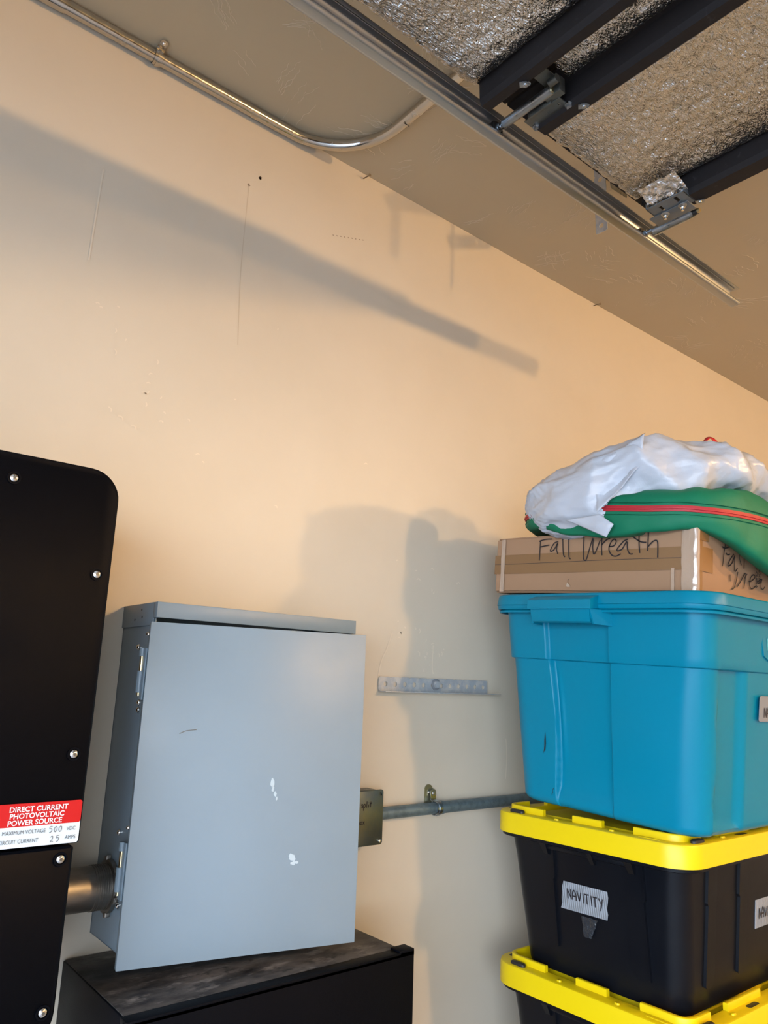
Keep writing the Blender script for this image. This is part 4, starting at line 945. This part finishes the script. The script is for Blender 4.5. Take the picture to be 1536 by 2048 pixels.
TXT1= [[(1.2126, 0.3683), (1.1941, 0.3712), (1.1704, 0.3694)], [(1.2083, 0.3707), (1.2105, 0.3451), (1.2127, 0.3191)], [(1.2096, 0.3536), (1.1944, 0.3547), (1.1804, 0.3553)], [(1.1521, 0.3603), (1.1648, 0.3582), (1.1772, 0.3427), (1.1755, 0.3388), (1.1651, 0.3427), (1.1545, 0.3569), (1.1582, 0.3433), (1.1551, 0.3298)], [(1.1389, 0.3946), (1.1386, 0.3452), (1.1373, 0.3256), (1.1328, 0.3196)], [(1.1196, 0.3907), (1.1213, 0.3432), (1.1209, 0.3183), (1.1164, 0.3129)], [(1.0751, 0.3736), (1.0775, 0.338), (1.079, 0.3112), (1.0753, 0.3054), (1.0705, 0.3076), (1.0603, 0.3333), (1.0501, 0.3563), (1.0517, 0.335), (1.0498, 0.3182), (1.0434, 0.3234), (1.0302, 0.3498)], [(1.0255, 0.3532), (1.0271, 0.3321), (1.0269, 0.3122)], [(1.026, 0.3373), (1.015, 0.3466), (1.0029, 0.3498)], [(1.0081, 0.3312), (0.9946, 0.3309), (0.9869, 0.3404), (0.9925, 0.3464), (1.0018, 0.3396), (1.0074, 0.3245), (1.0014, 0.3108), (0.9897, 0.3061), (0.9764, 0.3101)], [(0.9562, 0.3418), (0.9679, 0.3381), (0.9846, 0.3232), (0.9834, 0.3179), (0.9715, 0.3217), (0.9593, 0.337), (0.9586, 0.3202), (0.9534, 0.3081), (0.9449, 0.3066)], [(0.9267, 0.3534), (0.9283, 0.3306), (0.9275, 0.3064)], [(0.9459, 0.3482), (0.9254, 0.3328), (0.9103, 0.3289)], [(0.9037, 0.3516), (0.9056, 0.3304), (0.9077, 0.3093)], [(0.9067, 0.3179), (0.8953, 0.3279), (0.8857, 0.3304), (0.8821, 0.3225), (0.8842, 0.2917)]]
TXT2= [[(1.6139, 0.3282), (1.6069, 0.3071), (1.6008, 0.2764)], [(1.5986, 0.3196), (1.6126, 0.318), (1.6458, 0.3284)], [(1.6155, 0.3076), (1.6223, 0.3049), (1.6341, 0.3072)], [(1.6521, 0.3103), (1.6356, 0.2966), (1.6251, 0.2837), (1.629, 0.2806), (1.6432, 0.2889), (1.6561, 0.308), (1.653, 0.2959), (1.6543, 0.2744), (1.66, 0.2729), (1.6685, 0.2805)], [(1.6799, 0.3288), (1.678, 0.305), (1.6861, 0.2892)], [(1.6997, 0.3197), (1.7001, 0.302), (1.6988, 0.2827)], [(1.6337, 0.2619), (1.6344, 0.2463)], [(1.6702, 0.272), (1.6608, 0.2478), (1.6515, 0.2339), (1.6422, 0.2301)], [(1.6651, 0.2368), (1.6821, 0.2516), (1.7065, 0.2733), (1.698, 0.2374)], [(1.7016, 0.2611), (1.714, 0.2728)], [(1.7207, 0.2566), (1.735, 0.2589), (1.7523, 0.2698), (1.7436, 0.274), (1.7296, 0.2642), (1.7252, 0.2461), (1.7383, 0.2409), (1.7553, 0.2493)], [(1.784, 0.2689), (1.7667, 0.261), (1.7659, 0.2564), (1.7794, 0.2609), (1.7872, 0.2693), (1.7812, 0.2521), (1.7896, 0.2447), (1.8023, 0.2528)], [(1.8092, 0.2839), (1.8355, 0.2717)], [(1.8367, 0.2903), (1.824, 0.2551)], [(1.852, 0.30), (1.851, 0.245)], [(1.851, 0.262), (1.866, 0.273), (1.872, 0.262), (1.873, 0.243)]]
wstrokes(TXT1, 'x', 0.0029, 'ink', 'marker_writing', t); wstrokes(TXT2, 'y', 0.0029, 'ink', 'marker_writing', t)
for tx, xx, zz in (("MADE IN CHINA", 1.756, 0.338), ("NO. 10 16'X15'", 1.771, 0.338), ("PLATE MADE", 1.835, 0.338)):
    G().text(tx, ((xx, CY0-0.003, zz), (0, 0, -1), XP, (0, -1, 0)), 0.0125, True).obj('printed_text', M['print'], t, smooth=False)
# puncture mark on the end
G().add([(CX0-0.002, 1.121, 0.2235), (CX0-0.006, 1.129, 0.233), (CX0-0.002, 1.135, 0.2235), (CX0-0.002, 1.129, 0.222)], [(0, 1, 2, 3)]).obj('torn_nick', mat('torn_cardboard', (0.45, 0.34, 0.25, 1), 0.8), t, smooth=False)
G().strokes([[(1.129, 0.233), (1.130, 0.238), (1.127, 0.241)]], ((CX0-0.002, 0, 0), YP, ZP, -XP), 0.0012).obj('torn_nick', M['print'], t, smooth=False)

# ------------------------------------------------------------------ green wreath bag
t = thing('wreath_bag', 'green fabric wreath storage bag with red zipper, slumped over the cardboard box', 'storage bag', (1.86, 1.0, 0.40))
# outline in plan, clockwise from far left; edge heights (bottom, zipper, top)
ctrl = [  # x, y, zbottom, zzip, ztop
    (1.470, 1.215, 0.400, 0.432, 0.455), (1.458, 1.175, 0.3885, 0.436, 0.46), (1.452, 1.10, 0.366, 0.425, 0.455), (1.450, 1.02, 0.350, 0.415, 0.45), (1.450, 0.95, 0.343, 0.405, 0.445),
    (1.456, 0.88, 0.343, 0.394, 0.440), (1.475, 0.815, 0.343, 0.388, 0.432), (1.515, 0.768, 0.338, 0.382, 0.436), (1.570, 0.742, 0.318, 0.380, 0.442), (1.640, 0.728, 0.292, 0.379, 0.446),
    (1.72, 0.722, 0.270, 0.376, 0.442), (1.82, 0.722, 0.255, 0.37, 0.44), (1.95, 0.735, 0.26, 0.37, 0.44), (2.08, 0.79, 0.28, 0.38, 0.44), (2.16, 0.90, 0.32, 0.40, 0.44), (2.18, 1.03, 0.34, 0.41, 0.45),
    (2.15, 1.18, 0.36, 0.42, 0.45), (2.05, 1.29, 0.41, 0.43, 0.455), (1.90, 1.35, 0.42, 0.44, 0.46), (1.75, 1.35, 0.42, 0.44, 0.46), (1.62, 1.32, 0.41, 0.44, 0.46), (1.52, 1.27, 0.405, 0.437, 0.457)]
def cyc(ctrl, n):
    out = []; m = len(ctrl)
    for i in range(m):
        p = [Vector(ctrl[(i+k-1) % m][:3]) for k in range(4)]; q = [Vector(ctrl[(i+k-1) % m][2:]) for k in range(4)]
        for j in range(n):
            t_ = j/n
            def cr_(P): return 0.5*((2*P[1])+(P[2]-P[0])*t_+(2*P[0]-5*P[1]+4*P[2]-P[3])*t_*t_+(3*P[1]-P[0]-3*P[2]+P[3])*t_**3)
            a, b_ = cr_(p), cr_(q); out.append((a.x, a.y, b_.x, b_.y, b_.z))
    return out
C = cyc(ctrl, 9); cc = Vector((1.84, 1.03, 0))
def dirn(i):
    a = C[(i-1) % len(C)]; b_ = C[(i+1) % len(C)]; d_ = Vector((b_[0]-a[0], b_[1]-a[1], 0)).normalized(); return Vector((d_.y, -d_.x, 0))*-1
rings = []
ridge_ = lambda p: 1-abs(noise.noise(p))*2
boxtop = lambda x, y: max(0.356+(y-0.80)*0.0699, 0.0)
prof = [(-0.45, 'c'), (-0.25, 'c'), (-0.12, 'c'), (-0.06, 'u'), (-0.020, 'b1'), (-0.006, 'b'), (0.0, 'b2'), (0.004, 'm'), (0.002, 'z0'), (0.0035, 'z1'), (0.002, 'z2'), (0.0, 't0'), (-0.010, 't1'), (-0.035, 't2'), (-0.08, 't3'), (-0.16, 't4'), (-0.26, 't5'), (-0.42, 't6')]
for off, kd in prof:
    r_ = []
    for i, (x, y, zb_, zz_, zt_) in enumerate(C):
        o = -dirn(i)
        # o points outwards
        if (Vector((x, y, 0))-cc).dot(o) < 0: o = -o
        dc = Vector((x, y, 0))-cc; sc = 1+off/dc.length if off < -0.03 else 1
        p = cc+dc*sc if off < -0.03 else Vector((x, y, 0))+o*off
        wv_ = noise.noise(Vector((x*9, y*9, 1)))*0.007+(ridge_(Vector((x*16, y*16, 5)))-0.5)*0.006
        z = {'c': max(boxtop(p.x, p.y)+0.004, zb_+0.006), 'u': max(zb_+0.004, boxtop(p.x, p.y)+0.003 if (p.x > 1.51 and p.y > 0.81) else 0), 'b1': zb_-0.0005, 'b': zb_, 'b2': zb_+0.010, 'm': (zb_+zz_)/2, 'z0': zz_-0.0072, 'z1': zz_, 'z2': zz_+0.0072,
             't0': zz_+(zt_-zz_)*0.45, 't1': zt_-0.004, 't2': zt_+0.004+wv_*1.2, 't3': zt_+0.014+wv_*2.2, 't4': zt_+0.022+wv_*2, 't5': zt_+0.022+wv_, 't6': zt_+0.012}[kd]
        if kd in ('m', 'b2', 't0', 't1', 't2'): p += o*(noise.noise(Vector((x*18, y*18, z*40)))*0.007)
        if kd in ('b', 'b2', 'b1'): z += noise.noise(Vector((x*15, y*15, 0)))*0.004
        r_.append(Vector((p.x, p.y, z)))
    rings.append(r_)
zi = [k for k, (o, kd) in enumerate(prof) if kd == 'z1'][0]
gb = G().loft(rings); N_ = len(C)
bag = gb.obj('bag_shell', M['green'], t, sharp=180)
sd = bag.modifiers.new('s', 'SUBSURF'); sd.levels = 1; sd.render_levels = 2
# zipper tape and teeth standing just proud of the shell
def zring(dz, out_): 
    r_ = []
    for i, (x, y, zb_, zz_, zt_) in enumerate(C):
        o = -dirn(i)
        if (Vector((x, y, 0))-cc).dot(o) < 0: o = -o
        r_.append(Vector((x, y, zz_+dz))+o*out_)
    return r_
zp = G().loft([zring(-0.0070, 0.003), zring(-0.0066, 0.0052), zring(-0.0022, 0.0056), zring(-0.0016, 0.0076), zring(0.0016, 0.0076), zring(0.0022, 0.0056), zring(0.0066, 0.0052), zring(0.0070, 0.003)], False, False).obj('zipper', M['redzip'], t, sharp=30)
for dz in (-0.014, 0.0135):
    sg = G().loft([zring(dz-0.0008, 0.003), zring(dz, 0.0060), zring(dz+0.0008, 0.003)], False, False).obj('seam_piping', M['green'], t)

# ------------------------------------------------------------------ white drawstring rubbish bag on top
t = thing('white_plastic_bag', 'crumpled white plastic drawstring bag lying on the green bag', 'plastic bag', (1.62, 1.0, 0.46))
sp = [  # centre, half-width across, half-height, twist bias
    ((1.545, 1.245, 0.475), 0.010, 0.018), ((1.535, 1.228, 0.475), 0.055, 0.045), ((1.528, 1.195, 0.468), 0.085, 0.072), ((1.528, 1.14, 0.462), 0.100, 0.092), ((1.533, 1.07, 0.460), 0.106, 0.104), ((1.545, 1.00, 0.463), 0.110, 0.110),
    ((1.565, 0.94, 0.480), 0.104, 0.098), ((1.60, 0.885, 0.500), 0.098, 0.078), ((1.655, 0.85, 0.508), 0.092, 0.066), ((1.725, 0.84, 0.506), 0.088, 0.060), ((1.80, 0.855, 0.500), 0.092, 0.056), ((1.88, 0.88, 0.498), 0.10, 0.056), ((1.97, 0.92, 0.495), 0.10, 0.055), ((2.05, 0.96, 0.49), 0.08, 0.045), ((2.10, 0.99, 0.48), 0.03, 0.02)]
NS, NT = 150, 120
def cat(P, u):
    m = len(P)-1; f_ = u*m; i = min(int(f_), m-1); s_ = f_-i
    a, b_, c_, d_ = P[max(i-1, 0)], P[i], P[i+1], P[min(i+2, m)]
    return 0.5*((2*b_)+(c_-a)*s_+(2*a-5*b_+4*c_-d_)*s_*s_+(3*b_-a-3*c_+d_)*s_**3)
PC = [Vector(p[0]) for p in sp]; PR = [Vector((p[1], p[2], 0)) for p in sp]; rings = []
def ridge(p): return 1-abs(noise.noise(p))*2
for i in range(NS+1):
    u = i/NS; c = cat(PC, u); r_ = cat(PR, u); tn = (cat(PC, min(1, u+0.01))-cat(PC, max(0, u-0.01))).normalized()
    sd_ = Vector((tn.y, -tn.x, 0)).normalized()*-1; ring_ = []
    for j in range(NT):
        a = 2*pi*j/NT; ca, sa = cos(a), sin(a)
        pw = lambda v_, e: math.copysign(abs(v_)**e, v_)
        p = c+sd_*pw(ca, 0.85)*max(r_.x, 0.004)+ZP*pw(sa, 0.85)*max(r_.y, 0.004)
        k = min(1, r_.y/0.04)
        d_ = 0.018*noise.noise(p*7)+0.020*(ridge(Vector((p.x*8+p.z*7, p.y*5, p.z*10)))-0.6)+0.005*(ridge(Vector((p.x*30, p.y*14+p.z*24, p.z*18)))-0.6)+0.0022*noise.noise(Vector((p.x*90, p.y*60+p.z*50, p.z*90)))
        # gathered pleats that fan out across the near end of the lobe
        fan = exp(-((u-0.12)/0.09)**2); d_ += fan*0.0028*sin(620*(p.z*0.80-p.y*0.60+0.06*noise.noise(p*6)))
        n_ = (sd_*ca+ZP*sa).normalized(); p = p+n_*d_*k
        ring_.append(p)
    rings.append(ring_)
wb = G().loft(rings).obj('bag_film', M['white'], t, sharp=180)
# loose flaps of film
def flap(pts, nm='loose_film', nn=14, amp=0.004, seed=0):
    A, B, C_, D_ = [Vector(p) for p in pts]; g = G()
    for i in range(nn+1):
        for j in range(nn+1):
            u, v = i/nn, j/nn; p = A.lerp(B, u).lerp(D_.lerp(C_, u), v)
            nrm = (B-A).cross(D_-A).normalized()
            g.v.append(p+nrm*(amp*noise.noise(p*24+Vector((seed, 0, 0)))+0.3*amp*noise.noise(p*80)+0.012*sin(pi*v)*sin(pi*u)*(1 if seed % 2 == 0 else -0.4)))
    g.f = [(i*(nn+1)+j, i*(nn+1)+j+1, (i+1)*(nn+1)+j+1, (i+1)*(nn+1)+j) for i in range(nn) for j in range(nn)]
    o = g.obj(nm, M['white'], t, sharp=180); so = o.modifiers.new('t', 'SOLIDIFY'); so.thickness = 0.0006; return o
flap([(1.436, 1.005, 0.512), (1.470, 0.885, 0.575), (1.462, 0.893, 0.500), (1.422, 0.985, 0.395)], seed=2, amp=0.012)
flap([(1.424, 1.075, 0.392), (1.424, 0.98, 0.392), (1.432, 0.950, 0.366), (1.436, 0.972, 0.340)], seed=3, amp=0.003)
# red drawstring loop poking out at the top
def ribbon(path, wd, nm, tw=0):
    P_ = [Vector(p) for p in path]; Q = []
    for i in range(len(P_)-1):
        for k_ in range(6): Q.append(cat(P_, (i+k_/6)/(len(P_)-1)))
    Q.append(P_[-1]); g = G(); L = []; R = []
    for i, q in enumerate(Q):
        tt = (Q[min(i+1, len(Q)-1)]-Q[max(i-1, 0)]).normalized(); s_ = (Matrix.Rotation(tw*i/len(Q), 3, tt) @ tt.cross(Vector((0.7, 0.7, 0)).cross(tt)).normalized())
        L.append(q+s_*wd/2); R.append(q-s_*wd/2)
    n = len(Q); g.add(L+R, [(i, i+1, n+i+1, n+i) for i in range(n-1)]); o = g.obj(nm, M['redrib'], t, sharp=180)
    so = o.modifiers.new('t', 'SOLIDIFY'); so.thickness = 0.0009; return o
ribbon([(1.640, 0.845, 0.552), (1.634, 0.838, 0.570), (1.645, 0.830, 0.590), (1.665, 0.828, 0.594), (1.672, 0.822, 0.582), (1.660, 0.822, 0.570), (1.668, 0.812, 0.562), (1.690, 0.806, 0.562)], 0.012, 'drawstring', 2.2)
ribbon([(1.655, 0.835, 0.555), (1.672, 0.822, 0.566), (1.695, 0.812, 0.563), (1.700, 0.81, 0.552)], 0.010, 'drawstring', 1.2)

# ------------------------------------------------------------------ door opener with its lit bulb (hangs mid-garage, beyond the open door)
t = thing('door_opener', 'ceiling-hung garage door opener motor with a lit bulb', 'door opener', (2.72, -2.9, 1.19))
G().box(2.55, 2.89, -3.04, -2.76, 1.20, 1.31, 0.015, 3).obj('motor_housing', M['whitepl'], t)
G().box(-0.85, 2.55, -2.915, -2.885, 1.24, 1.27, 0.003).obj('rail', M['galv'], t)
for x in (2.58, 2.86):
    for y in (-3.0, -2.8): punched((x, y, 1.305), (x, y, CEIL), (0, 1, 0), 0.03, 0.002, [0.02, 0.05, 0.08], 0.004).obj('hanger_strap', M['brk'], t)
BULB = glow('bulb_glass', (1.0, 0.72, 0.42, 1), 12.0)
G().tube([(2.56, -2.80, 1.285), (2.52, -2.80, 1.285)], 0.014, 16).obj('lamp_socket', M['whitepl'], t)
G().tube([(2.525-0.012*k_, -2.80, 1.285) for k_ in range(7)], [0.012, 0.020, 0.028, 0.030, 0.026, 0.014, 0.002], 18).obj('bulb', BULB, t)
l = bpy.data.lights.new('bulb_light', 'POINT'); l.energy = LAMP_A; l.color = (1.0, 0.60, 0.25); l.shadow_soft_size = 0.085
lo = bpy.data.objects.new('bulb_light', l); COL.objects.link(lo); lo.location = (2.41, -2.80, 1.285)
t = thing('ceiling_bulb', 'bare bulb in a white ceiling holder, deeper in the garage', 'light bulb', (3.3, -1.4, 1.30))
G().tube([(3.3, -1.4, CEIL), (3.3, -1.4, CEIL-0.02)], [0.055, 0.05], 28).tube([(3.3, -1.4, CEIL-0.02), (3.3, -1.4, CEIL-0.06)], [0.026, 0.022], 20).obj('lamp_holder', M['whitepl'], t)
G().tube([(3.3, -1.4, CEIL-0.05-0.014*k_) for k_ in range(8)], [0.012, 0.018, 0.026, 0.031, 0.032, 0.027, 0.016, 0.003], 20).obj('bulb', BULB, t)
l = bpy.data.lights.new('ceiling_bulb_light', 'POINT'); l.energy = LAMP_B; l.color = (1.0, 0.60, 0.25); l.shadow_soft_size = 0.05
lo = bpy.data.objects.new('ceiling_bulb_light', l); COL.objects.link(lo); lo.location = (3.3, -1.4, CEIL-0.20)

# ------------------------------------------------------------------ lift everything so the floor is at z = 0
for o in bpy.data.objects:
    if o.parent is None: o.location.z += FLOOR
